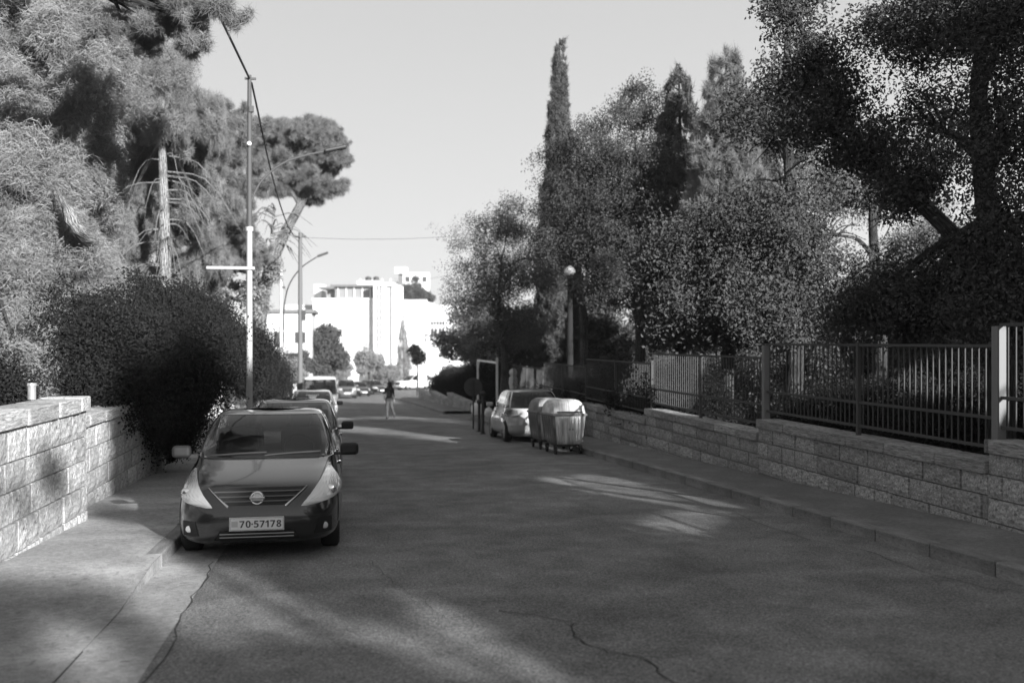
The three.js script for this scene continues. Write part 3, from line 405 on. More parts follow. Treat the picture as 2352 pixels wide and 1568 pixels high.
parkTree('dark leafy tree just past the white gate frame', 11.5, 52, 7, 0.2, [[S(1180, 760, 52), 1.5, 1.2, 1.4, 360], [S(1240, 800, 51), 1.5, 1.2, 1.4, 360], [S(1300, 780, 50), 1.6, 1.4, 1.4, 360], [S(1350, 720, 50), 1.7, 1.5, 1.5, 400], [S(1400, 800, 48), 1.7, 1.2, 1.5, 360]], LEAF.far, 62, { size: [0.35, 0.6] });
// distant planting round the far building
const farTree = (label, u, v, z, r, ry, leaf, seed, n = 260, size = [0.6, 1.0]) => { const c = S(u, v, z), d = -c.z, base = V(c.x, gy(d), c.z); return tree({ name: 'street_tree', label, base, trunk: [base.clone(), c.clone().lerp(base, 0.5), c], radii: [0.16, 0.13, 0.06], lobes: [[c, r, ry, r, n], [c.clone().add(V(-r * 0.5, -ry * 0.5, 0.2)), r * 0.7, ry * 0.6, r * 0.7, n * 0.5], [c.clone().add(V(r * 0.5, -ry * 0.4, 0.2)), r * 0.7, ry * 0.6, r * 0.7, n * 0.5]], leaf, seed, size, barkM: barkDark, group: 'trees before the far building' }); };
farTree('dark upright tree with knobbly top before the white building', 745, 805, 100, 1.7, 2.3, LEAF.far, 71, 420);
farTree('small round tree before the stair tower', 847, 825, 125, 1.6, 1.5, LEAF.farPale, 72, 260);
farTree('dark little tree between the slender street light and the tall pole', 685, 830, 80, 1.0, 0.9, LEAF.far, 73, 220, [0.4, 0.7]);
farTree('pale shrubby tree beside the slender street light', 668, 850, 70, 0.9, 0.9, LEAF.farPale, 74, 200, [0.35, 0.6]);
farTree('light tree on the corner just past the dark upright tree', 785, 845, 110, 1.0, 1.4, LEAF.farPale, 75, 200, [0.5, 0.8]);
farTree('tree crown showing over the roof of the white building', 940, 668, 175, 2.6, 2.4, LEAF.far, 76, 300);
farTree('second tree crown over the roof, next to the pale block', 972, 684, 178, 1.8, 1.5, LEAF.far, 77, 160);
{
  const c = S(927, 860, 140), o = thing('cypress_tree', 'small grey cypress standing against the white building', 'tree', V(c.x, gy(137), c.z)); mesh('trunk', taper([V(0, -0.3, 0), V(0, 4, 0), V(-0.2, 9, 0)], [0.2, 0.12, 0.03], 8, 10, 0.1, 3), barkDark, o);
  spire(o, V(0, 0.4, 0), V(-0.2, 10.4, 0), 1.15, 900, LEAF.farPale, 78, [0.3, 0.5]);
}
{ const c = S(892, 850, 132); hedge('pale clipped hedge at the foot of the stair tower', c.x, -c.z - 2, -c.z + 2, 2.2, 2.6, LEAF.farPale, 79, [0.5, 0.8], 1.2); }
tree({ name: 'young_palm', label: 'thin young palm at the kerb by the bend', base: W(7.7, 95, 0.05), trunk: [W(7.7, 95, 0.05), W(7.72, 95, 1.8), W(7.75, 95, 3.2)], radii: [0.12, 0.09, 0.07], leaf: { geo: tuft(40, 0.9, 0.12, 44), mat: LEAF.bush.mat }, seed: 80, limbs: false, size: [0.6, 1.1], clump: 6, lobes: [[W(7.75, 95, 3.6), 0.5, 0.6, 0.5, 24], [W(7.5, 95, 4.4), 0.25, 0.5, 0.25, 8]] });

// ---------------------------------------------------------------- vehicles
const glass = phys(0.42, 0.03, { transmission: 1, thickness: 0, ior: 1.5 });
const tint = phys(0.35, 0.04, { transmission: 1, thickness: 0, ior: 1.5 });
const rubber = mat(0.02, 0.9), trimBlack = mat(0.01, 0.7), cabinGrey = mat(0.05, 0.9), seatCloth = mat(0.05, 0.95), alloy = mat(0.5, 0.35, { metalness: 0.8 }), chrome = mat(0.75, 0.12, { metalness: 1 });
const lensMat = phys(0.62, 0.12, { metalness: 0.25, clearcoat: 1, clearcoatRoughness: 0.04, bumpMap: tex(128, (x, y) => 0.5 + 0.5 * Math.sin(x * 60) * Math.sin(y * 24), false), bumpScale: 0.004 });
const paint = (v, rough = 0.28, coat = 1) => phys(v, rough, { clearcoat: coat, clearcoatRoughness: 0.06, metalness: v > 0.3 ? 0 : 0.15 });
const plateMat = (() => {
  const c = document.createElement('canvas'); c.width = 520; c.height = 130; const x = c.getContext('2d');
  x.fillStyle = '#dedede'; x.fillRect(0, 0, 520, 130); x.strokeStyle = '#8f8f8f'; x.lineWidth = 5; x.strokeRect(4, 4, 512, 122);
  x.fillStyle = '#b9b9b9'; x.fillRect(16, 36, 62, 58);
  x.fillStyle = '#2c2c2c'; x.font = 'bold 98px sans-serif'; x.textBaseline = 'middle'; x.textAlign = 'center';
  [...'70·57178'].forEach((ch, i) => x.fillText(ch, [118, 178, 216, 256, 312, 364, 414, 474][i], 68));
  const t = new THREE.CanvasTexture(c); t.colorSpace = THREE.SRGBColorSpace; t.magFilter = THREE.LinearFilter; return new THREE.MeshStandardMaterial({ map: t, roughness: 0.5 });
})();
const wheelParts = (() => {
  const pts = [[0.19, -0.09], [0.27, -0.1], [0.305, -0.075], [0.31, 0], [0.305, 0.075], [0.27, 0.1], [0.19, 0.09]].map(([r, y]) => new THREE.Vector2(r, y));
  const tyre = new THREE.LatheGeometry(pts, 28).rotateZ(Math.PI / 2);
  const spokes = [new THREE.CylinderGeometry(0.195, 0.195, 0.05, 24, 1, true).rotateZ(Math.PI / 2), cyl(0.06, 0.06, 0.06, 0, 0, 0, 14).rotateZ(Math.PI / 2)];
  for (let k = 0; k < 7; k++) spokes.push(box(0.03, 0.15, 0.045, 0, 0.115, 0).rotateX(k / 7 * Math.PI * 2));
  return { tyre, rim: merged(spokes), hub: cyl(0.19, 0.19, 0.02, 0, 0, 0, 24).rotateZ(Math.PI / 2) };
})();
/* Bodies are stacks of plan outlines: at each height y, how far the outline starts behind the nose (zf), ends before the tail (zr), its half width a and squareness n. */
function shell(L, levels) {
  const at = (y) => { let i = 0; while (i < levels.length - 2 && y > levels[i + 1][0]) i++; const p = levels[Math.max(0, i - 1)], q = levels[i], r = levels[i + 1], s = levels[Math.min(levels.length - 1, i + 2)], t = clamp((y - q[0]) / (r[0] - q[0]), 0, 1);
    return [1, 2, 3, 4].map((k) => { const h = r[0] - q[0], m0 = i > 0 ? 0.5 * ((r[k] - q[k]) / h + (q[k] - p[k]) / (q[0] - p[0])) * h : r[k] - q[k], m1 = i < levels.length - 2 ? 0.5 * ((s[k] - r[k]) / (s[0] - r[0]) + (r[k] - q[k]) / h) * h : r[k] - q[k], t2 = t * t, t3 = t2 * t; return (2 * t3 - 3 * t2 + 1) * q[k] + (t3 - 2 * t2 + t) * m0 + (-2 * t3 + 3 * t2) * r[k] + (t3 - t2) * m1; }); };
  const point = (th, y, off = 0) => { const [zf, zr, a, n] = at(y), b = (L - zf - zr) / 2, c = zf + b, s = Math.sin(th), k = Math.cos(th), e = 2 / n; const x = a * Math.sign(s) * Math.abs(s) ** e, z = -(c - b * Math.sign(k) * Math.abs(k) ** e); if (!off) return V(x, y, z); const nx = Math.sign(s) * Math.abs(s) ** (2 - e) / a, nz = Math.sign(k) * Math.abs(k) ** (2 - e) / b, l = Math.hypot(nx, nz) || 1; return V(x + nx / l * off, y + off * 0.25, z + nz / l * off); };
  const theta = (x, y) => { const [, , a, n] = at(y); return Math.sign(x) * Math.asin(Math.min(0.999, Math.abs(x / a)) ** (n / 2)); };
  const fn = (f, y) => (typeof f === 'function' ? f(y) : f);
  const patch = (t0, t1, y0, y1, off, nt = 10, ny = 8) => gridMesh(nt, ny, (u, v) => { const y = lerp(y0, y1, v); return point(lerp(fn(t0, y), fn(t1, y), u), y, off); });
  const front = (x0, x1, y0, y1, off, nt = 8, ny = 6) => patch((y) => theta(fn(x0, y), y), (y) => theta(fn(x1, y), y), y0, y1, off, nt, ny);
  const solid = (y0, y1, rows, cols = 96) => {
    const P = [], I = [];
    for (let j = 0; j <= rows; j++) for (let i = 0; i < cols; i++) { const p = point(i / cols * Math.PI * 2, lerp(y0, y1, j / rows)); P.push(p.x, p.y, p.z); if (j < rows) { const a = j * cols + i, b = j * cols + (i + 1) % cols; I.push(a, b, a + cols, b, b + cols, a + cols); } }
    const lo = P.length / 3; P.push(0, y0, -L / 2, 0, y1, -L / 2);
    for (let i = 0; i < cols; i++) { I.push(lo, (i + 1) % cols, i); const t = rows * cols; I.push(lo + 1, t + i, t + (i + 1) % cols); }
    const g = new THREE.BufferGeometry(); g.setAttribute('position', new THREE.Float32BufferAttribute(P, 3)); g.setIndex(I); g.computeVertexNormals(); return g;
  };
  return { L, at, point, theta, patch, front, solid };
}
function cutArches(g, spots, r, w) {
  const ev = new Evaluator(); ev.attributes = ['position', 'normal']; ev.useGroups = false;
  let b = new Brush(g); b.updateMatrixWorld();
  for (const [z, y] of spots) for (const s of [-1, 1]) { const c = new THREE.CylinderGeometry(r, r, 0.34, 32); c.deleteAttribute('uv'); c.rotateZ(Math.PI / 2).translate(s * w, y, z); const q = new Brush(c); q.updateMatrixWorld(); b = ev.evaluate(b, q, SUBTRACTION); b.updateMatrixWorld(); }
  return b.geometry;
}
function makeModel(kind) {
  const M = { kind };
  if (kind === 'sedan') {
    M.L = 4.42; M.belt = 0.95; M.top = 1.455; M.win = 1.385; M.wheels = [[-0.83, 0.305], [-3.43, 0.305]]; M.track = 0.715; M.mirror = [0.93, 1.0, -1.42];
    M.s = shell(M.L, [[0.15, 0.16, 0.2, 0.75, 5.5], [0.2, 0.05, 0.08, 0.8, 6], [0.3, 0.01, 0.02, 0.835, 6], [0.45, 0, 0, 0.845, 5.8], [0.55, 0.02, 0, 0.847, 5.4], [0.62, 0.05, 0, 0.845, 5.2], [0.68, 0.1, 0.01, 0.838, 5], [0.73, 0.17, 0.02, 0.828, 4.8], [0.77, 0.27, 0.03, 0.816, 4.7], [0.81, 0.41, 0.04, 0.804, 4.7], [0.85, 0.57, 0.05, 0.793, 4.8], [0.89, 0.75, 0.06, 0.783, 4.6], [0.925, 0.91, 0.08, 0.776, 5], [0.95, 1.04, 0.12, 0.77, 5.5], [1.0, 1.13, 0.4, 0.758, 6.5], [1.1, 1.29, 0.68, 0.732, 7], [1.2, 1.46, 0.87, 0.7, 7], [1.3, 1.66, 1.09, 0.66, 7], [1.36, 1.81, 1.27, 0.628, 6.5], [1.4, 1.95, 1.45, 0.598, 6], [1.43, 2.14, 1.72, 0.55, 5], [1.45, 2.42, 2.0, 0.42, 4], [1.456, 2.62, 2.2, 0.26, 3]]);
  } else if (kind === 'hatch') {
    M.L = 3.9; M.belt = 0.96; M.top = 1.5; M.win = 1.41; M.wheels = [[-0.78, 0.3], [-3.2, 0.3]]; M.track = 0.71; M.mirror = [0.9, 1.02, -1.25];
    M.s = shell(M.L, [[0.17, 0.2, 0.15, 0.72, 4], [0.25, 0.05, 0.04, 0.8, 4.4], [0.45, 0, 0, 0.825, 4.6], [0.6, 0.03, 0, 0.825, 4.3], [0.7, 0.12, 0.01, 0.815, 4], [0.78, 0.28, 0.02, 0.8, 4], [0.86, 0.56, 0.03, 0.785, 4.4], [0.92, 0.8, 0.04, 0.77, 5], [0.96, 0.93, 0.06, 0.765, 6], [1.1, 1.12, 0.14, 0.735, 7], [1.25, 1.36, 0.26, 0.69, 7], [1.37, 1.6, 0.4, 0.64, 6.5], [1.44, 1.82, 0.58, 0.59, 6], [1.48, 2.1, 0.85, 0.5, 5], [1.5, 2.4, 1.3, 0.3, 3.5]]);
  } else if (kind === 'suv') {
    M.L = 4.75; M.belt = 1.12; M.top = 1.8; M.win = 1.68; M.wheels = [[-0.9, 0.37], [-3.7, 0.37]]; M.track = 0.78; M.mirror = [1.0, 1.18, -1.5]; M.wheelScale = 1.2;
    M.s = shell(M.L, [[0.25, 0.2, 0.2, 0.8, 4], [0.35, 0.05, 0.05, 0.88, 4.6], [0.6, 0, 0, 0.92, 5], [0.8, 0.04, 0, 0.92, 4.8], [0.92, 0.16, 0.01, 0.91, 4.6], [1.0, 0.4, 0.02, 0.895, 4.8], [1.07, 0.85, 0.03, 0.88, 5], [1.12, 1.15, 0.05, 0.87, 6], [1.3, 1.38, 0.12, 0.83, 8], [1.5, 1.68, 0.22, 0.77, 8], [1.65, 1.92, 0.34, 0.72, 7], [1.74, 2.1, 0.5, 0.66, 6], [1.79, 2.4, 0.9, 0.5, 4], [1.8, 2.7, 1.3, 0.3, 3]]);
  } else {
    M.L = 4.6; M.belt = 1.12; M.top = 1.97; M.win = 1.8; M.wheels = [[-0.8, 0.33], [-3.5, 0.33]]; M.track = 0.74; M.mirror = [0.98, 1.22, -0.85]; M.wheelScale = 1.06;
    M.s = shell(M.L, [[0.2, 0.15, 0.15, 0.76, 5], [0.3, 0.04, 0.04, 0.83, 6], [0.55, 0, 0, 0.85, 6], [0.8, 0.03, 0, 0.85, 6], [0.95, 0.12, 0.01, 0.845, 6], [1.04, 0.3, 0.02, 0.84, 6], [1.12, 0.52, 0.03, 0.835, 7], [1.35, 0.74, 0.05, 0.815, 9], [1.6, 0.98, 0.08, 0.79, 9], [1.8, 1.2, 0.12, 0.765, 9], [1.9, 1.4, 0.25, 0.72, 7], [1.95, 1.7, 0.55, 0.6, 5], [1.97, 2.1, 1.2, 0.35, 3]]);
  }
  const { s, belt, win, top } = M, y0 = s.at ? undefined : 0, lowY = { sedan: 0.15, hatch: 0.17, suv: 0.25, van: 0.2 }[kind], k = M.wheelScale ?? 1;
  M.body = cutArches(s.solid(lowY, belt, 40), M.wheels, 0.345 * k, s.at(0.45)[2] - 0.07);
  M.roof = mergeVertices(s.solid(win, top, 10));
  const A0 = 0.80, A1 = 0.93, C0 = 2.2, C1 = 2.36, B0 = 1.54, B1 = 1.62, e = belt, w = win + 0.004;   // angles round the cabin: windscreen, A pillar, side glass, B pillar, C pillar
  M.pillars = [1, -1].flatMap((q) => [[A0, A1], [B0, B1], [C0, C1]].map(([a, b]) => s.patch(q * a, q * b, e - 0.01, w, 0.004, 4, 8)));
  M.windscreen = s.patch(-A0, A0, e - 0.005, w, 0, 24, 10); M.rearglass = s.patch(C1, 2 * Math.PI - C1, e, w, 0, 24, 10);
  M.side = [1, -1].flatMap((q) => [s.patch(q * A1, q * B0, e, w, 0, 8, 8), s.patch(q * B1, q * C0, e, w, 0, 8, 8)]);
  M.door = [1, -1].flatMap((q) => [[1.02, 1.56], [1.58, 2.02]].map(([a, b]) => [s.patch(q * a, q * b, lowY + 0.16, belt - 0.015, 0.005, 10, 14), s.point(q * (b - 0.06), belt - 0.13, 0.02)]));
  return M;
}
const models = {};
function car(kind, name, label, category, { pos, turn = 0, pitch = -Math.atan(SL), paintMat, plate = false, detail = true, group = 'cars parked along the street', glassMat = glass }) {
  const M = (models[kind] ??= makeModel(kind)), s = M.s, o = thing(name, label, category, pos, group); o.rotation.set(pitch, turn, 0, 'XYZ');
  const body = mesh('body', M.body, paintMat, o);
  mesh('roof', M.roof, paintMat, o); for (const g of M.pillars) mesh('roof_pillar', g, paintMat, o);
  mesh('windscreen', M.windscreen, glassMat, o); mesh('rear_window', M.rearglass, glassMat, o);
  for (const g of M.side) mesh('side_window', g, glassMat, o);
  for (const [g, h] of M.door) { const dr = mesh('door', g, paintMat, o); if (detail) mesh('handle', rbox(0.03, 0.03, 0.14, 0.01, h.x, h.y, h.z), paintMat, dr); }
  for (const [z, y] of M.wheels) for (const q of [-1, 1]) {
    const w = new THREE.Group(); w.name = 'wheel'; w.position.set(q * M.track, y, z); const k = M.wheelScale ?? 1; w.scale.set(q * k, k, k); o.add(w);
    mesh('tyre', wheelParts.tyre, rubber, w); const r = mesh('rim', wheelParts.rim, alloy, w); r.position.x = 0.07; const h = mesh('wheel_back', wheelParts.hub, trimBlack, w); h.position.x = 0.03;
  }
  const inside = mesh('cabin', merged([box(1.3, 0.012, s.L - 2.2 - (kind === 'van' ? -0.6 : 0), 0, M.belt + 0.008, -s.L / 2 - 0.05)]), cabinGrey, o); inside.name = 'dashboard';
  for (const [x, z] of [[-0.36, -1.95], [0.36, -1.95], [-0.36, -2.85], [0.36, -2.85]]) { const st = mesh('seat', merged([rbox(0.46, 0.34, 0.13, 0.05, x, M.belt + 0.12, z - (kind === 'van' ? -0.4 : 0)), rbox(0.24, 0.15, 0.09, 0.04, x, M.belt + 0.36, z - 0.02 - (kind === 'van' ? -0.4 : 0))]), seatCloth, o); st.castShadow = true; }
  mesh('steering_wheel', new THREE.TorusGeometry(0.17, 0.014, 8, 24).rotateX(-0.5).translate(0.36, M.belt + 0.07, -1.42 + (kind === 'van' ? 0.4 : 0)), trimBlack, o);
  for (const q of [-1, 1]) { const [x, y, z] = M.mirror; const m = mesh('mirror', rbox(0.21, 0.14, 0.1, 0.045, q * x, y, z), kind === 'sedan' ? trimBlack : paintMat, o); mesh('mirror_arm', box(0.12, 0.035, 0.05, q * (x - 0.12), y - 0.05, z - 0.01), trimBlack, m); }
  // lamps
  const lampY = { sedan: [0.53, 0.86], hatch: [0.6, 0.78], suv: [0.78, 0.95], van: [0.7, 0.95] }[kind];
  for (const q of [-1, 1]) {
    if (kind === 'sedan') {
      const inn = [[0.53, 0.43], [0.56, 0.45], [0.64, 0.52], [0.76, 0.61], [0.86, 0.68]], out = [[0.53, 0.49], [0.56, 0.66], [0.6, 0.81], [0.66, 0.835], [0.76, 0.79], [0.86, 0.715]], li = (t, y) => { let i = 0; while (i < t.length - 2 && y > t[i + 1][0]) i++; return lerp(t[i][1], t[i + 1][1], clamp((y - t[i][0]) / (t[i + 1][0] - t[i][0]), 0, 1)); };
      const h = mesh('headlight', s.front((y) => q * li(inn, y), (y) => q * Math.min(li(out, y), s.at(y)[2] * 0.992), 0.53, 0.86, 0.008, 10, 18), lensMat, o);
      const p = s.point(s.theta(q * 0.72, 0.66), 0.66, 0.006); mesh('bulb', new THREE.SphereGeometry(0.05, 14, 10).scale(1, 1, 0.35).translate(p.x, p.y, p.z), chrome, h);
    } else mesh('headlight', s.front(q * 0.48, q * 0.76, lampY[0], lampY[1], 0.008, 8, 8), lensMat, o);
    const a = s.theta(q * 0.5, lampY[0] + 0.1), b = s.theta(q * 0.78, lampY[0] + 0.1); mesh('tail_light', s.patch(Math.PI - a, Math.PI - b, lampY[0] + 0.12, lampY[0] + 0.3, 0.008, 6, 6), mat(0.12, 0.2), o);
  }
  // face
  if (kind === 'sedan') {
    const gx = (y) => lerp(0.31, 0.5, (y - 0.55) / 0.17), gr = mesh('grille', s.front((y) => -gx(y), gx, 0.55, 0.715, 0.006, 14, 6), trimBlack, o);
    for (const y of [0.585, 0.63, 0.675]) { const xs = gx(y) - 0.03, P = []; for (let i = 0; i <= 10; i++) P.push(s.point(s.theta(lerp(-xs, xs, i / 10), y), y, 0.014)); mesh('grille_bar', taper(P, [0.009, 0.009], 6, 12), barPaint, gr); }
    for (const q of [-1, 1]) { const P = []; for (let i = 0; i <= 6; i++) { const y = lerp(0.715, 0.535, i / 6); P.push(s.point(s.theta(q * (lerp(0.31, 0.5, (y - 0.55) / 0.17) - 0.015), y), y, 0.016)); } mesh('chrome_trim', taper(P, [0.003, 0.005, 0.013], 6, 10), chrome, gr); }
    const em = mesh('emblem', new THREE.TorusGeometry(0.058, 0.01, 8, 28).translate(0, 0.62, s.point(0, 0.62).z + 0.03), chrome, gr); mesh('emblem_bar', rbox(0.15, 0.026, 0.016, 0.006, 0, 0.62, s.point(0, 0.62).z + 0.034), chrome, em); mesh('emblem_back', cyl(0.055, 0.055, 0.01, 0, 0, 0, 24).rotateX(Math.PI / 2).translate(0, 0.62, s.point(0, 0.62).z + 0.02), alloy, em);
    const ax = (y) => lerp(0.42, 0.36, (y - 0.2) / 0.1); const lg = mesh('lower_grille', s.front((y) => -ax(y), ax, 0.205, 0.3, 0.006, 12, 5), trimBlack, o);
    for (const y of [0.235, 0.268]) { const P = []; for (let i = 0; i <= 8; i++) P.push(s.point(s.theta(lerp(-0.36, 0.36, i / 8), y), y, 0.012)); mesh('grille_bar', taper(P, [0.005, 0.005], 5, 10), alloy, lg); }
    for (const q of [-1, 1]) { const f = mesh('fog_light_recess', s.front((y) => q * lerp(0.56, 0.6, (y - 0.25) / 0.15), (y) => q * 0.73, 0.25, 0.4, 0.005, 6, 5), trimBlack, o); const p = s.point(s.theta(q * 0.66, 0.32), 0.32, 0.006); mesh('fog_light', new THREE.SphereGeometry(0.035, 12, 8).scale(1, 1, 0.3).translate(p.x, p.y, p.z), lensMat, f); }
    mesh('wipers', merged([[-0.62, 0.02], [0.0, 0.6]].map(([a, b]) => { const P = []; for (let i = 0; i <= 6; i++) { const x = lerp(a, b, i / 6), y = 0.965 + 0.03 * Math.sin(i / 6 * 1.6); P.push(s.point(s.theta(x, y), y, 0.012)); } return taper(P, [0.012, 0.012], 5, 8); })), trimBlack, o);
    mesh('cowl', s.front(-0.66, 0.66, 0.945, 0.972, 0.006, 16, 3), trimBlack, o);
    mesh('bonnet_seam', merged([-1, 1].map((q) => { const P = []; for (let i = 0; i <= 8; i++) { const y = lerp(0.74, 0.93, i / 8), x = q * lerp(0.6, 0.7, i / 8); P.push(s.point(s.theta(x, y), y, 0.0015)); } return taper(P, [0.004, 0.004], 4, 10); })), trimBlack, o);
    const pz = s.point(0, 0.37).z + 0.022, pl = mesh('number_plate', box(0.53, 0.132, 0.012, 0, 0.372, pz), whitePaint, o);
    if (plate) mesh('plate_print', new THREE.PlaneGeometry(0.522, 0.124).translate(0, 0.372, pz + 0.008), plateMat, pl);
  } else {
    const gm = { hatch: [0.52, 0.7, 0.4], suv: [0.6, 0.92, 0.44], van: [0.45, 0.66, 0.5] }[kind], gr = mesh('grille', s.front(-gm[2], gm[2], gm[0], gm[1], 0.006, 10, 5), trimBlack, o);
    mesh('grille_bar', box(gm[2] * 1.7, 0.02, 0.02, 0, (gm[0] + gm[1]) / 2, s.point(0, (gm[0] + gm[1]) / 2).z + 0.02), chrome, gr);
    mesh('number_plate', box(0.5, 0.12, 0.012, 0, gm[0] - 0.12, s.point(0, gm[0] - 0.12).z + 0.02), whitePaint, o);
  }
  return o;
}
const barPaint = paint(0.06, 0.3);
const black = paint(0.012, 0.25);
car('sedan', 'parked_car', 'black sedan parked nose to the viewer, with pale number plate', 'car', { pos: W(-0.77, 10.2), paintMat: black, plate: true });
car('sedan', 'parked_car', 'dark grey sedan hidden close behind the black one', 'car', { pos: W(-0.72, 16.2), paintMat: paint(0.05, 0.35) });
car('sedan', 'parked_car', 'light silver sedan in the row, just before the white van', 'car', { pos: W(-0.78, 33), paintMat: paint(0.6, 0.35) });
car('van', 'parked_van', 'white van at the end of the row of parked cars', 'van', { pos: W(-0.72, 46.2), paintMat: paint(0.84, 0.3), glassMat: tint });
const farCar = (kind, label, x, d, turn, v) => car(kind, kind === 'suv' ? 'parked_suv' : 'parked_car', label, 'car', { pos: W(x, d), turn, paintMat: paint(v, 0.35), detail: false, pitch: d > 100 ? -0.02 : -0.035, group: 'cars parked round the bend', glassMat: tint });
farCar('suv', 'grey tall car past the white van, seen from the front', 1.1, 93, 0.05, 0.16);
farCar('hatch', 'small black car parked at the start of the bend', 2.9, 100, 0.35, 0.015);
farCar('hatch', 'dark car at the bend, partly behind the walking woman', 4.9, 106, 0.5, 0.02);
farCar('suv', 'white tall car crossing the end of the street', 7.2, 118, -1.0, 0.8);
farCar('sedan', 'silver sedan beyond the white tall car', 11.5, 126, -0.9, 0.35);
car('hatch', 'parked_car', 'light grey hatchback parked behind the waste bins, tail to the viewer', 'car', { pos: W(5.52, 31.1), turn: Math.PI, pitch: -Math.atan(SL), paintMat: paint(0.27, 0.35), glassMat: tint });

// ---------------------------------------------------------------- waste bins
const binShadedSide = mat(0.3, 0.65, { map: tex(256, (x, y) => 0.74 + 0.4 * (n16(x, y * 0.25) - 0.5) + 0.25 * (n64(x, y * 0.1) - 0.5) + 0.15 * (n64(x, y) - 0.5)) });  // the shade on the bin sides is put into this darker colour
const binSunEnd = mat(0.72, 0.6, { map: tex(256, (x, y) => 0.82 + 0.5 * (n8(x, y * 0.2) - 0.45) * 0.6 + 0.3 * (n64(x, y * 0.08) - 0.5) - (n4(x + 0.2, y) > 0.72 && y > 0.5 ? 0.25 : 0)) });  // same bin, paler: sun on the end is put into the colour, with dirty streaks
for (const [i, d] of [22.75, 24.5].entries()) {
  const o = thing('waste_bin', ['large waste bin with streaked pale end toned as sunlit, facing the viewer', 'second large waste bin between the first and the hatchback'][i], 'waste bin', W(5.42, d), 'waste bins at the kerb'); o.rotation.x = -Math.atan(SL);
  const L = 1.36, prof = (y) => lerp(0.33, 0.405, clamp((y - 0.18) / 0.72, 0, 1));
  const ring = (t, y, s = 0) => { const a = prof(y) - s, b = L / 2 * lerp(0.9, 1, clamp((y - 0.18) / 0.72, 0, 1)) - s, k = 2 / 7, c = Math.cos(t), n = Math.sin(t); return V(a * Math.sign(c) * Math.abs(c) ** k, y, -L / 2 + b * Math.sign(n) * Math.abs(n) ** k); };
  const round = (y) => (y < 0.34 ? 0.10 * (1 - (y - 0.18) / 0.16) ** 2 : 0);
  mesh('body', gridMesh(64, 16, (u, v) => { const y = lerp(0.18, 0.92, v); return ring(u * Math.PI * 2, y, round(y)); }), binShadedSide, o);
  mesh('floor', gridMesh(64, 1, (u, v) => { const p = ring(u * Math.PI * 2, 0.182, 0.1); return v ? V(0, 0.182, -L / 2) : p; }), binShadedSide, o);
  const end = mesh('end_panel', gridMesh(14, 14, (u, v) => { const y = lerp(0.24, 0.9, v), w = prof(y) * 0.86; return V(lerp(-w, w, u), y, -L / 2 + L / 2 * lerp(0.9, 1, clamp((y - 0.18) / 0.72, 0, 1)) - round(y) + 0.012); }), binSunEnd, o);
  for (let k = 0; k < 6; k++) { const x = -0.225 + k * 0.09; mesh('rib', beam(V(x * 0.92, 0.3, -L / 2 + L / 2 * 0.915 + 0.02), V(x, 0.86, -L / 2 + L / 2 * 0.995 + 0.02), 0.016), binSunEnd, end); }
  for (const q of [-1, 1]) for (let k = 0; k < 5; k++) { const z = -L / 2 + (k - 2) * 0.26; mesh('rib', beam(V(q * 0.337, 0.28, z * 0.97 - 0.02), V(q * 0.408, 0.9, z), 0.02), binShadedSide, o); }
  mesh('rim', rbox(0.86, 0.06, L + 0.06, 0.025, 0, 0.93, -L / 2), binShadedSide, o);
  const lid = mesh('lid', gridMesh(24, 24, (u, v) => { const x = (u - 0.5) * 2, z = (v - 0.5) * 2, e = Math.max(0, 1 - Math.abs(x) ** 5) ** 0.4 * Math.max(0, 1 - Math.abs(z) ** 6) ** 0.4; return V(x * 0.4, 0.965 + 0.33 * e, -L / 2 + z * L * 0.495); }), i ? binShadedSide : binSunEnd, o);
  mesh('handle', beam(V(-0.3, 1.0, 0.03), V(0.3, 1.0, 0.03), 0.018), darkMetal, lid);
  for (const [x, z] of [[-0.3, -0.2], [0.3, -0.2], [-0.3, -1.16], [0.3, -1.16]]) { const w = mesh('castor', cyl(0.085, 0.085, 0.05, 0, 0, 0, 16).rotateZ(Math.PI / 2).translate(x, 0.085, z), rubber, o); mesh('fork', box(0.09, 0.1, 0.07, x, 0.165, z), darkMetal, w); }
}

// ---------------------------------------------------------------- poles, lamps, wires
const mast = mat(0.06, 0.7), lampHead = mat(0.05, 0.5, { metalness: 0.3 });
{
  const p = W(-1.98, 24, 0.13), o = thing('street_light', 'tall street light mast with dark upper half and pale lower half', 'street light', p, 'street lights along the parked cars');
  mesh('lower_mast', cyl(0.075, 0.066, 5.2, 0, 2.6, 0, 14), mat(0.36, 0.6), o); mesh('upper_mast', cyl(0.066, 0.045, 3.6, 0, 7.0, 0, 12), mast, o); mesh('collar', cyl(0.09, 0.09, 0.1, 0, 5.2, 0, 14), galv, o); mesh('base_plate', box(0.34, 0.03, 0.34, 0, 0.015, 0), galv, o);
  const arm = mesh('arm', taper([V(0, 5.75, 0), V(0.25, 6.3, 0), V(0.75, 6.75, 0.02), V(1.35, 6.98, 0.02), V(1.8, 7.08, 0.02)], [0.03, 0.024], 7, 20), mast, o);
  mesh('lamp_head', rbox(0.52, 0.09, 0.2, 0.04).rotateZ(0.24).translate(1.98, 7.14, 0.02), lampHead, arm);
  mesh('cross_arm', rbox(1.1, 0.075, 0.075, 0.02, -0.42, 4.28, 0.06), mat(0.36, 0.7), o);
  mesh('insulator', new THREE.SphereGeometry(0.055, 12, 10).translate(0, 7.18, 0.09), whitePaint, o);
  mesh('top_bracket', merged([box(0.26, 0.05, 0.05, 0.02, 8.72, 0), box(0.1, 0.14, 0.1, 0.05, 8.0, 0.03)]), mast, o);
}
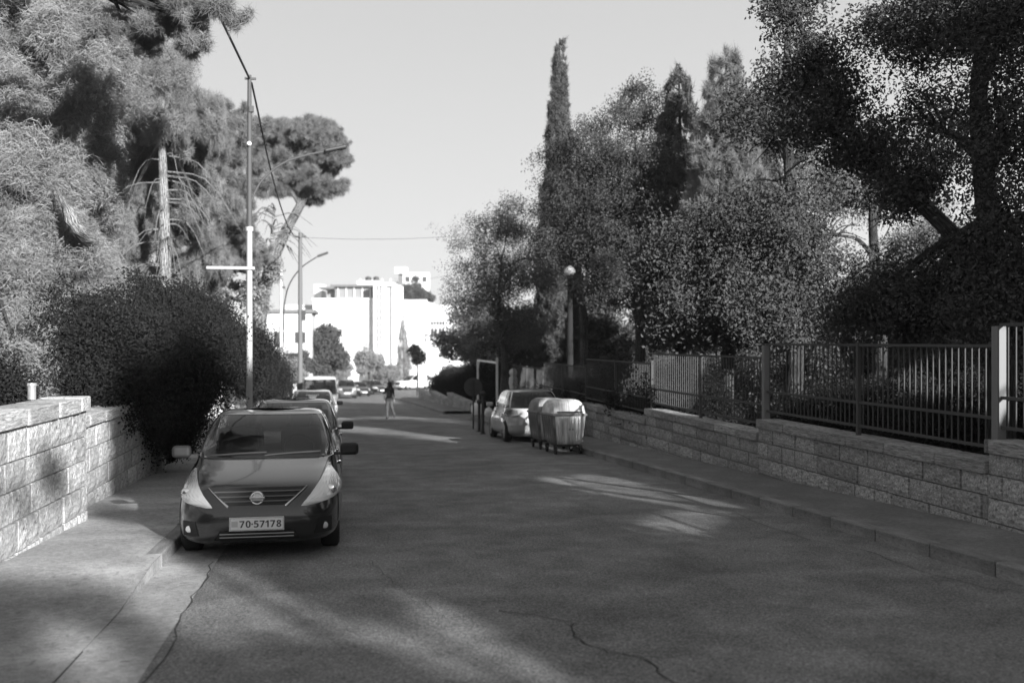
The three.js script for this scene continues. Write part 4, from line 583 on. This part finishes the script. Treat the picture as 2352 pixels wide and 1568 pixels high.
{
  const o = thing('street_light', 'slender pale street light with a curved arm, past the white van', 'street light', W(-3.2, 61, 0.13), 'street lights along the parked cars');
  mesh('mast', cyl(0.12, 0.08, 8.3, 0, 4.15, 0, 12), galv, o); mesh('base_plate', box(0.4, 0.03, 0.4, 0, 0.015, 0), galv, o);
  const arm = mesh('arm', taper([V(0.14, 4.6, 0), V(0.2, 6.2, 0), V(0.5, 7.4, 0), V(1.2, 8.4, 0), V(2.1, 9.05, 0)], [0.045, 0.035], 7, 24), darkMetal, o); mesh('lamp_head', rbox(0.7, 0.13, 0.26, 0.05).rotateZ(0.36).translate(2.45, 9.2, 0), lampHead, arm); mesh('bracket', box(0.3, 0.12, 0.12, 0.1, 7.2, 0), darkMetal, o);
}
{
  const o = thing('utility_pole', 'thin dark utility pole rising behind the white van', 'pole', W(-1.75, 51.5, 0.05));
  mesh('shaft', cyl(0.14, 0.09, 9.2, 0, 4.6, 0, 12), mat(0.12, 0.8), o); mesh('crossbar', box(0.6, 0.06, 0.06, 0, 9.0, 0), darkMetal, o); mesh('junction_box', box(0.25, 0.5, 0.2, 0.14, 5.0, 0), darkMetal, o);
}
const wire = (label, pts, r, name = 'overhead_wire') => tag(mesh(numbered(name), new THREE.TubeGeometry(new THREE.CatmullRomCurve3(pts), 40, r, 6), darkMetal, scene), label, 'wire', 'overhead wires');
const sag = (a, b, s) => [a, a.clone().lerp(b, 0.25).add(V(0, -s * 0.75, 0)), a.clone().lerp(b, 0.5).add(V(0, -s, 0)), a.clone().lerp(b, 0.75).add(V(0, -s * 0.75, 0)), b];
const mastTop = W(-1.98, 24, 8.85), poleTop = W(-1.75, 51.5, 9.0);
wire('thick overhead cable coming down to the top of the street light mast', sag(W(-3.5, -6, 9.6), mastTop, 0.35), 0.028);
wire('thin wire above the rounded pine, beside the thick cable', sag(W(-4.3, -4, 9.8), W(-4.2, 40, 11), 0.5), 0.009);
wire('cable looping from the street light mast to the utility pole', sag(mastTop.clone().add(V(0.05, -0.1, 0)), poleTop, 1.1), 0.024);
wire('fine wire crossing the sky from the utility pole to the park', sag(poleTop, W(9.5, 50, 9.4), 0.25), 0.008);
wire('fine slanting wire between the roof and the park trees', sag(S(905, 640, 145), W(10, 60, 9), 0.6), 0.012);
// park lamp and poles
{
  const o = thing('park_lamp', 'dark park lamp post with a pale lantern above the hedge', 'park lamp', W(8.15, 34.2, 0.05));
  mesh('post', cyl(0.14, 0.085, 5.3, 0, 2.65, 0, 14), mat(0.012, 0.95), o); const l = mesh('lantern', new THREE.SphereGeometry(0.2, 18, 12).scale(1, 0.75, 1).translate(0, 5.5, 0), phys(0.75, 0.35, { transmission: 0.15, thickness: 0 }), o); mesh('lantern_cap', cyl(0.16, 0.03, 0.09, 0, 5.66, 0, 16), galv, l); mesh('lantern_collar', cyl(0.1, 0.13, 0.1, 0, 5.32, 0, 14), darkMetal, l);
}
{ const o = thing('flag_pole', 'thin white pole standing behind the dark hedge', 'pole', W(11.6, 36.5, 0.05)); mesh('shaft', cyl(0.06, 0.05, 6.6, 0, 3.3, 0, 10), whitePaint, o); mesh('finial', new THREE.SphereGeometry(0.08, 10, 8).translate(0, 6.66, 0), whitePaint, o); mesh('base_plate', cyl(0.16, 0.16, 0.04, 0, 0.02, 0, 14), galv, o); }
{ const o = thing('park_lamp', 'distant park lamp whose white globe shows among the dark leaves', 'park lamp', W(13.4, 33, 0.05)); mesh('post', cyl(0.07, 0.05, 5.4, 0, 2.7, 0, 10), darkMetal, o); mesh('globe', new THREE.SphereGeometry(0.17, 16, 12).translate(0, 5.55, 0), phys(0.8, 0.3, { transmission: 0.1, thickness: 0 }), o); mesh('collar', cyl(0.08, 0.1, 0.08, 0, 5.38, 0, 12), darkMetal, o); }
{ // gate frame
  const o = thing('gate_frame', 'white goal-shaped gate frame at the side drive', 'gate', W(7.2, 50.6, 0));
  for (const z of [0, 6.2]) mesh('post', box(0.09, 2.75, 0.09, 0, 1.37 + (z ? -gy(50.6) + gy(44.4) : 0), z), whitePaint, o);
  mesh('beam', box(0.08, 0.08, 6.1, 0, 2.74, 3.1), whitePaint, o); mesh('brace', beam(V(0, 2.2, 0.08), V(0, 2.68, 0.6), 0.03), whitePaint, o);
}
{ // pedestal lamp and sacks at the gate
  const o = thing('globe_lamp', 'white globe on a tapering white stand near the hatchback roof', 'lamp', W(7.55, 42.2, 0.1));
  mesh('stand', new THREE.LatheGeometry([[0, 0], [0.2, 0], [0.14, 0.1], [0.08, 0.5], [0.1, 1.0], [0.2, 1.5], [0.17, 1.75], [0.1, 1.8], [0, 1.8]].map(([a, b]) => new THREE.Vector2(a, b)), 20), whitePaint, o); mesh('globe', new THREE.SphereGeometry(0.18, 18, 14).translate(0, 1.95, 0), phys(0.85, 0.3, { transmission: 0.1, thickness: 0 }), o);
}
const blob = (r, sx, sy, sz, seed) => { const g = mergeVertices(new THREE.IcosahedronGeometry(r, 4)), p = g.attributes.position; for (let i = 0; i < p.count; i++) { const x = p.getX(i), y = p.getY(i), z = p.getZ(i), k = 1 + 0.3 * fbm(x * 5 + seed, y * 5, z * 5, 3); p.setXYZ(i, x * k * sx, Math.max(-0.8 * r, y * k) * sy, z * k * sz); } g.computeVertexNormals(); return g; };
for (const [i, [x, d, r, label]] of [[6.6, 46.5, 0.3, 'full white sack standing by the gate drive'], [7.0, 45.6, 0.2, 'smaller white sack beside the full one']].entries()) { const o = thing('sack', label, 'sack', W(x, d, 0.01)); mesh('bag', blob(r, 1, 1.25, 1, i * 3).translate(0, r, 0), mat(0.7, 0.8), o); mesh('knot', new THREE.ConeGeometry(r * 0.35, r * 0.6, 10).rotateX(Math.PI).translate(0, r * 2.25, 0), mat(0.66, 0.8), o); }
{ // round sign and bollards at the kerb
  const o = thing('round_sign', 'round road sign seen from behind on a thin post at the kerb', 'road sign', W(4.85, 35.2)); mesh('post', cyl(0.03, 0.03, 1.75, 0, 0.875, 0, 10), darkMetal, o); mesh('disc', cyl(0.33, 0.33, 0.02, 0, 0, 0, 32).rotateX(Math.PI / 2).translate(0, 1.5, -0.045), mat(0.04, 0.6), o); mesh('bracket', merged([box(0.4, 0.03, 0.025, 0, 1.62, -0.03), box(0.4, 0.03, 0.025, 0, 1.38, -0.03)]), darkMetal, o);
  for (const [x, d, h, label] of [[4.8, 33.4, 0.95, 'short dark bollard next to the round sign'], [4.72, 32.0, 1.25, 'taller dark bollard with ball top beside the hatchback']]) { const b = thing('bollard', label, 'bollard', W(x, d), 'bollards at the kerb'); mesh('shaft', cyl(0.055, 0.045, h, 0, h / 2, 0, 12), darkMetal, b); mesh('ball', new THREE.SphereGeometry(0.09, 14, 10).translate(0, h + 0.06, 0), darkMetal, b); mesh('foot', cyl(0.1, 0.1, 0.03, 0, 0.015, 0, 14), darkMetal, b); }
}

// ---------------------------------------------------------------- far buildings
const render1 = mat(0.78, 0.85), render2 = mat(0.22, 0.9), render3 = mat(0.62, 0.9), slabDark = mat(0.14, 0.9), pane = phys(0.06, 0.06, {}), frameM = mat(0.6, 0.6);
{
  const Z = 150, c = site(880, 871, Z), k = FOCAL / Z, o = thing('white_building', 'bright white building with a stair tower closing the street', 'building', V(c.x, gy(150) - 0.1, c.z), undefined, -TURN - 0.06), X = (u) => (u - 880) / k, Y = (v) => (871 - v) / k;
  const blk = (name, u0, u1, v0, v1, z0, z1, m, parent = o) => mesh(name, box(X(u1) - X(u0), Y(v0) - Y(v1), z1 - z0, (X(u0) + X(u1)) / 2, (Y(v0) + Y(v1)) / 2, (z0 + z1) / 2), m, parent);
  const main = blk('wall', 716, 861, 686, 878, -10, 0, render1); blk('parapet', 714, 861, 682, 687, -0.2, 0.12, render1, main);
  const wr = blk('wall', 911, 980, 690, 878, -10, -0.2, render1); blk('parapet', 911, 981, 686, 690.5, -0.4, -0.05, render1, wr);
  const wf = blk('wall', 980, 1060, 702, 878, -12, -0.8, render1); blk('parapet', 980, 1061, 698, 702.5, -1, -0.65, render1, wf);
  const wl = blk('wall', 640, 716, 700, 878, -12, -2.5, render3); blk('parapet', 640, 717, 696, 700.5, -2.7, -2.3, render3, wl);
  const tw = blk('tower', 861, 911, 650, 878, -6, 0.6, render1);
  blk('pilaster', 861, 867, 655, 878, 0.6, 1.3, render1, tw); blk('pilaster', 904, 911, 655, 878, 0.6, 1.3, render1, tw); blk('lintel', 861, 911, 648, 655, 0.6, 1.35, render1, tw); blk('mullion', 871.5, 874.5, 655, 878, 0.6, 1.0, render1, tw); blk('mullion', 879.5, 890, 655, 878, 0.6, 1.1, render1, tw);
  for (const u of [867, 875.5]) for (let i = 0; i < 9; i++) { const v0 = 659 + i * 15.6, w = blk('window', u + 0.4, u + 4, v0, v0 + 13, 0.6, 0.68, frameM, tw); blk('pane', u + 0.9, u + 3.6, v0 + 0.6, v0 + 12.4, 0.68, 0.69, pane, w); }
  const up = blk('upper_storey', 762, 861, 655, 686, -8, -1.6, render2); blk('roof_slab', 753, 864, 650, 655, -8.4, -0.9, slabDark, up); blk('parapet', 815, 864, 641, 650, -8.2, -1.2, render1, up); const ev = blk('eaves', 726, 762, 655, 660, -7, -0.8, slabDark, up); ev.rotation.z = 0; blk('wall', 738, 762, 660, 686, -7, -3, render2, up);  // shade on the set-back storey is painted in as a darker wall colour
  for (let i = 0; i < 5; i++) blk('pier', 768 + i * 19, 770.5 + i * 19, 655, 686, -1.6, -1.4, render3, up);
  const win = (u0, u1, v0, v1, z, nx = 2, ny = 1) => { const w = blk('window', u0, u1, v0, v1, z, z + 0.12, frameM); for (let i = 0; i < nx; i++) for (let j = 0; j < ny; j++) blk('pane', lerp(u0, u1, i / nx) + 0.8, lerp(u0, u1, (i + 1) / nx) - 0.8, lerp(v0, v1, j / ny) + 0.8, lerp(v0, v1, (j + 1) / ny) - 0.8, z + 0.12, z + 0.135, pane, w); blk('sill', u0 - 1, u1 + 1, v1, v1 + 1, z, z + 0.25, render1, w); };
  win(988, 1004, 751, 773, -0.8); win(1006, 1021, 751, 773, -0.8); win(988, 1021, 735, 744, -0.8, 5); win(1030, 1044, 751, 773, -0.8); win(702, 713, 744, 774, -2.5); win(676, 690, 744, 772, -2.5); win(650, 664, 744, 772, -2.5); win(676, 690, 800, 826, -2.5);
  blk('string_course', 716, 861, 768, 769.5, 0, 0.06, render3, main); blk('string_course', 716, 861, 727, 728, 0, 0.06, render3, main); blk('downpipe', 978.5, 980, 700, 860, -0.2, 0, render3, wr);
  for (const u of [737, 752, 767]) { const w = blk('window', u, u + 8, 738, 768, 0, 0.06, render3); blk('pane', u + 1, u + 7, 739.5, 766.5, 0.06, 0.07, mat(0.55, 0.3), w); }
  // roof clutter
  for (const [u0, u1] of [[829, 843], [848, 861]]) { const w = (u1 - u0) / k, t = mesh('water_tank', cyl(w / 2, w / 2, 0.62, (X(u0) + X(u1)) / 2, Y(641) + 0.35, -3, 16), mat(0.03, 0.6), o); mesh('lid', cyl(w / 5, w / 6, 0.12, (X(u0) + X(u1)) / 2, Y(641) + 0.72, -3, 12), mat(0.04, 0.6), t); }
  for (const u of [818, 870, 890]) mesh('vent_pipe', cyl(0.12, 0.12, 0.9, X(u), Y(650) + 0.5, -2.5, 10), render3, o);
  const wt = blk('water_tower', 897, 924, 607, 622, -5.4, -3.6, whitePaint); blk('stand', 904, 913, 622, 652, -4.8, -4.2, slabDark, wt);
  blk('roof_block', 699, 717, 645, 700, -8, -5, whitePaint);
}
{ const Z = 215, c = site(955, 860, Z), o = thing('pale_block', 'pale block of flats showing above the far roof', 'building', V(c.x, gy(150) - 0.1, c.z), undefined, -TURN + 0.1), H = EYE - gy(150) + (784 - 628) / FOCAL * Z; mesh('wall', box(5.8, H, 9, 0, H / 2, 0), mat(0.66, 0.9), o); for (const y of [1.4, 4.4]) for (const x of [-1.8, 0, 1.8]) { const w = mesh('window', box(1.1, 1.3, 0.1, x, H - y, 4.52), frameM, o); mesh('pane', box(0.9, 1.1, 0.02, x, H - y, 4.58), pane, w); } }
{ const Z = 96, c = site(655, 880, Z), o = thing('villa', 'pale house behind the slender street light', 'house', V(c.x, gy(95) - 0.1, c.z), undefined, -TURN + 0.15), H = 8.2; mesh('wall', box(6.2, H, 8, -0.6, H / 2, -4), mat(0.5, 0.9), o); mesh('roof', box(6.8, 0.3, 8.6, -0.6, H + 0.15, -4), slabDark, o); for (const y of [2.2, 5.6]) for (const x of [-2.6, -0.6, 1.4]) { const w = mesh('window', box(1.2, 1.7, 0.1, x, y, 0.05), frameM, o); mesh('pane', box(1.0, 1.5, 0.02, x, y, 0.11), pane, w); mesh('sill', box(1.4, 0.1, 0.25, x, y - 0.9, 0.1), frameM, w); } const bl = mesh('balcony', box(2.6, 0.15, 1.2, 1.2, 4.4, 0.6), mat(0.45, 0.9), o); mesh('parapet', box(2.6, 0.8, 0.1, 1.2, 4.87, 1.15), mat(0.45, 0.9), bl); }
{ // terrain rising behind the far building, hidden low
  const g = gridMesh(30, 8, (u, v) => { const d = lerp(230, 420, v), x = lerp(-260, 320, u); return V(x, gy(150) - 0.5 + 7 * Math.sin(v * 1.5) * (0.6 + 0.8 * fbm(x * 0.01, 0, d * 0.01, 3)), -d); }, (p) => [p.x, p.z]); tag(mesh('hill', g, soil, scene), 'low hill behind the far buildings', 'hill', undefined, 'structure');
}

// ---------------------------------------------------------------- the walking woman
{
  const o = thing('person', 'woman in dark top and grey trousers walking away down the street', 'person', W(2.4, 45.2), undefined, 0.15);
  const J = { hip: V(0, 0.92, 0), chest: V(0.0, 1.24, -0.02), neck: V(0.01, 1.42, -0.03), head: V(0.02, 1.54, -0.05) };
  // bones: from, to, radius at each end
  const B = [[V(0, 0.95, 0), V(0, 1.1, -0.01), 0.135, 0.115], [V(0, 1.1, -0.01), V(0, 1.3, -0.02), 0.115, 0.125], [V(-0.11, 1.36, -0.02), V(0.11, 1.36, -0.02), 0.075, 0.075], [V(0, 1.38, -0.02), V(0.01, 1.47, -0.03), 0.055, 0.05],
    [V(-0.08, 0.9, 0), V(-0.09, 0.5, -0.07), 0.095, 0.062], [V(-0.09, 0.5, -0.07), V(-0.09, 0.1, -0.02), 0.06, 0.042], [V(-0.09, 0.06, -0.0), V(-0.1, 0.035, -0.16), 0.04, 0.032],
    [V(0.08, 0.9, 0), V(0.1, 0.53, 0.05), 0.095, 0.062], [V(0.1, 0.53, 0.05), V(0.14, 0.26, 0.36), 0.06, 0.042], [V(0.14, 0.25, 0.39), V(0.15, 0.12, 0.34), 0.04, 0.032],
    [V(-0.17, 1.34, -0.02), V(-0.23, 1.07, 0.06), 0.048, 0.038], [V(-0.23, 1.07, 0.06), V(-0.22, 0.86, -0.06), 0.036, 0.026],
    [V(0.17, 1.34, -0.02), V(0.22, 1.07, -0.04), 0.048, 0.038], [V(0.22, 1.07, -0.04), V(0.25, 0.86, -0.16), 0.036, 0.026]];
  const field = (bones, c, half, res, k) => {
    const mc = new MarchingCubes(res, new THREE.MeshStandardMaterial(), false, false, 120000), p = V(), ab = V(), ap = V(); mc.isolation = 0;
    for (let z = 0; z < res; z++) for (let y = 0; y < res; y++) for (let x = 0; x < res; x++) {
      p.set(x, y, z).multiplyScalar(2 / res).subScalar(1).multiplyScalar(half).add(c); let s = 0, m = 1e9;
      for (const [a, b, r0, r1] of bones) { ab.subVectors(b, a); ap.subVectors(p, a); const t = clamp(ap.dot(ab) / Math.max(1e-9, ab.lengthSq()), 0, 1), d = ap.addScaledVector(ab, -t).length() - lerp(r0, r1, t); m = Math.min(m, d); if (d < 0.3) s += Math.exp(-d / k); }
      mc.field[x + y * res + z * res * res] = s > 0 ? k * Math.log(s) : -m;
    }
    mc.update(); const n = mc.count, P = mc.positionArray.slice(0, n * 3); for (let i = 0; i < n * 3; i += 3) { P[i] = P[i] * half + c.x; P[i + 1] = P[i + 1] * half + c.y; P[i + 2] = P[i + 2] * half + c.z; }
    const g = new THREE.BufferGeometry(); g.setAttribute('position', new THREE.BufferAttribute(P, 3)); const q = mergeVertices(g, 1e-4); q.computeVertexNormals(); return q.toNonIndexed();
  };
  const hand = (w, dir, side) => { const l = [], f = dir.clone().normalize(), s = side.clone(), pal = w.clone().addScaledVector(f, 0.045); l.push([w, pal, 0.024, 0.03]); for (let i = 0; i < 4; i++) { const r = pal.clone().addScaledVector(s, (i - 1.5) * 0.018), m = r.clone().addScaledVector(f, 0.04 + 0.005 * (1.5 - Math.abs(i - 1.5))), e = m.clone().addScaledVector(f, 0.03).add(V(0, 0, -0.012)); l.push([r, m, 0.009, 0.0085], [m, e, 0.0085, 0.008]); } const t = w.clone().addScaledVector(f, 0.02), u = t.clone().addScaledVector(s, -0.04).addScaledVector(f, 0.025); l.push([t, u, 0.011, 0.009]); return l; };
  const parts = [field(B, V(0, 0.78, 0.05), 0.86, 100, 0.022), field([[V(0.02, 1.53, -0.04), V(0.02, 1.6, -0.05), 0.085, 0.082], [V(0.02, 1.49, -0.09), V(0.02, 1.47, -0.1), 0.05, 0.04], [V(0.02, 1.545, -0.135), V(0.02, 1.525, -0.15), 0.012, 0.016], [V(0.015, 1.4, -0.03), V(0.02, 1.5, -0.04), 0.05, 0.05], [V(-0.068, 1.55, -0.04), V(-0.07, 1.53, -0.04), 0.016, 0.014], [V(0.108, 1.55, -0.04), V(0.11, 1.53, -0.04), 0.016, 0.014]], V(0.02, 1.54, -0.05), 0.17, 60, 0.012), field(hand(V(-0.22, 0.86, -0.06), V(0, -1, -0.3), V(0, 0, 1)), V(-0.22, 0.8, -0.08), 0.12, 60, 0.004), field(hand(V(0.25, 0.86, -0.16), V(0.1, -1, -0.3), V(0, 0, 1)), V(0.255, 0.8, -0.18), 0.12, 60, 0.004)];
  const g = mergeGeometries(parts), p = g.attributes.position, col = new Float32Array(p.count * 3), nb = parts[0].attributes.position.count;
  for (let i = 0; i < p.count; i++) { const x = p.getX(i), y = p.getY(i), z = p.getZ(i); let v = 0.32; if (i < nb) { if (y < 0.09 || (z > 0.34 && y < 0.3)) v = 0.05; else if (y < 0.94 && Math.abs(x) < 0.2) v = 0.05; else if (y > 0.94 && y < 1.42 && (Math.abs(x) < 0.19 || y > 1.14)) v = 0.018; } col[i * 3] = col[i * 3 + 1] = col[i * 3 + 2] = v; }
  g.setAttribute('color', new THREE.BufferAttribute(col, 3)); mesh('body', g, new THREE.MeshStandardMaterial({ vertexColors: true, roughness: 0.85 }), o);
  mesh('hair', field([[V(0.02, 1.6, -0.025), V(0.02, 1.53, 0.02), 0.095, 0.085], [V(0.02, 1.53, 0.03), V(0.02, 1.33, 0.1), 0.08, 0.06], [V(-0.04, 1.5, 0.0), V(-0.05, 1.36, 0.06), 0.05, 0.04], [V(0.08, 1.5, 0.0), V(0.09, 1.36, 0.06), 0.05, 0.04]], V(0.02, 1.5, 0.02), 0.26, 50, 0.015), mat(0.012, 0.7), o);
}

scene.fog = new THREE.FogExp2(0xe8e8e8, 0.0003);   // faint dust haze down the street
renderer.render(scene, camera);
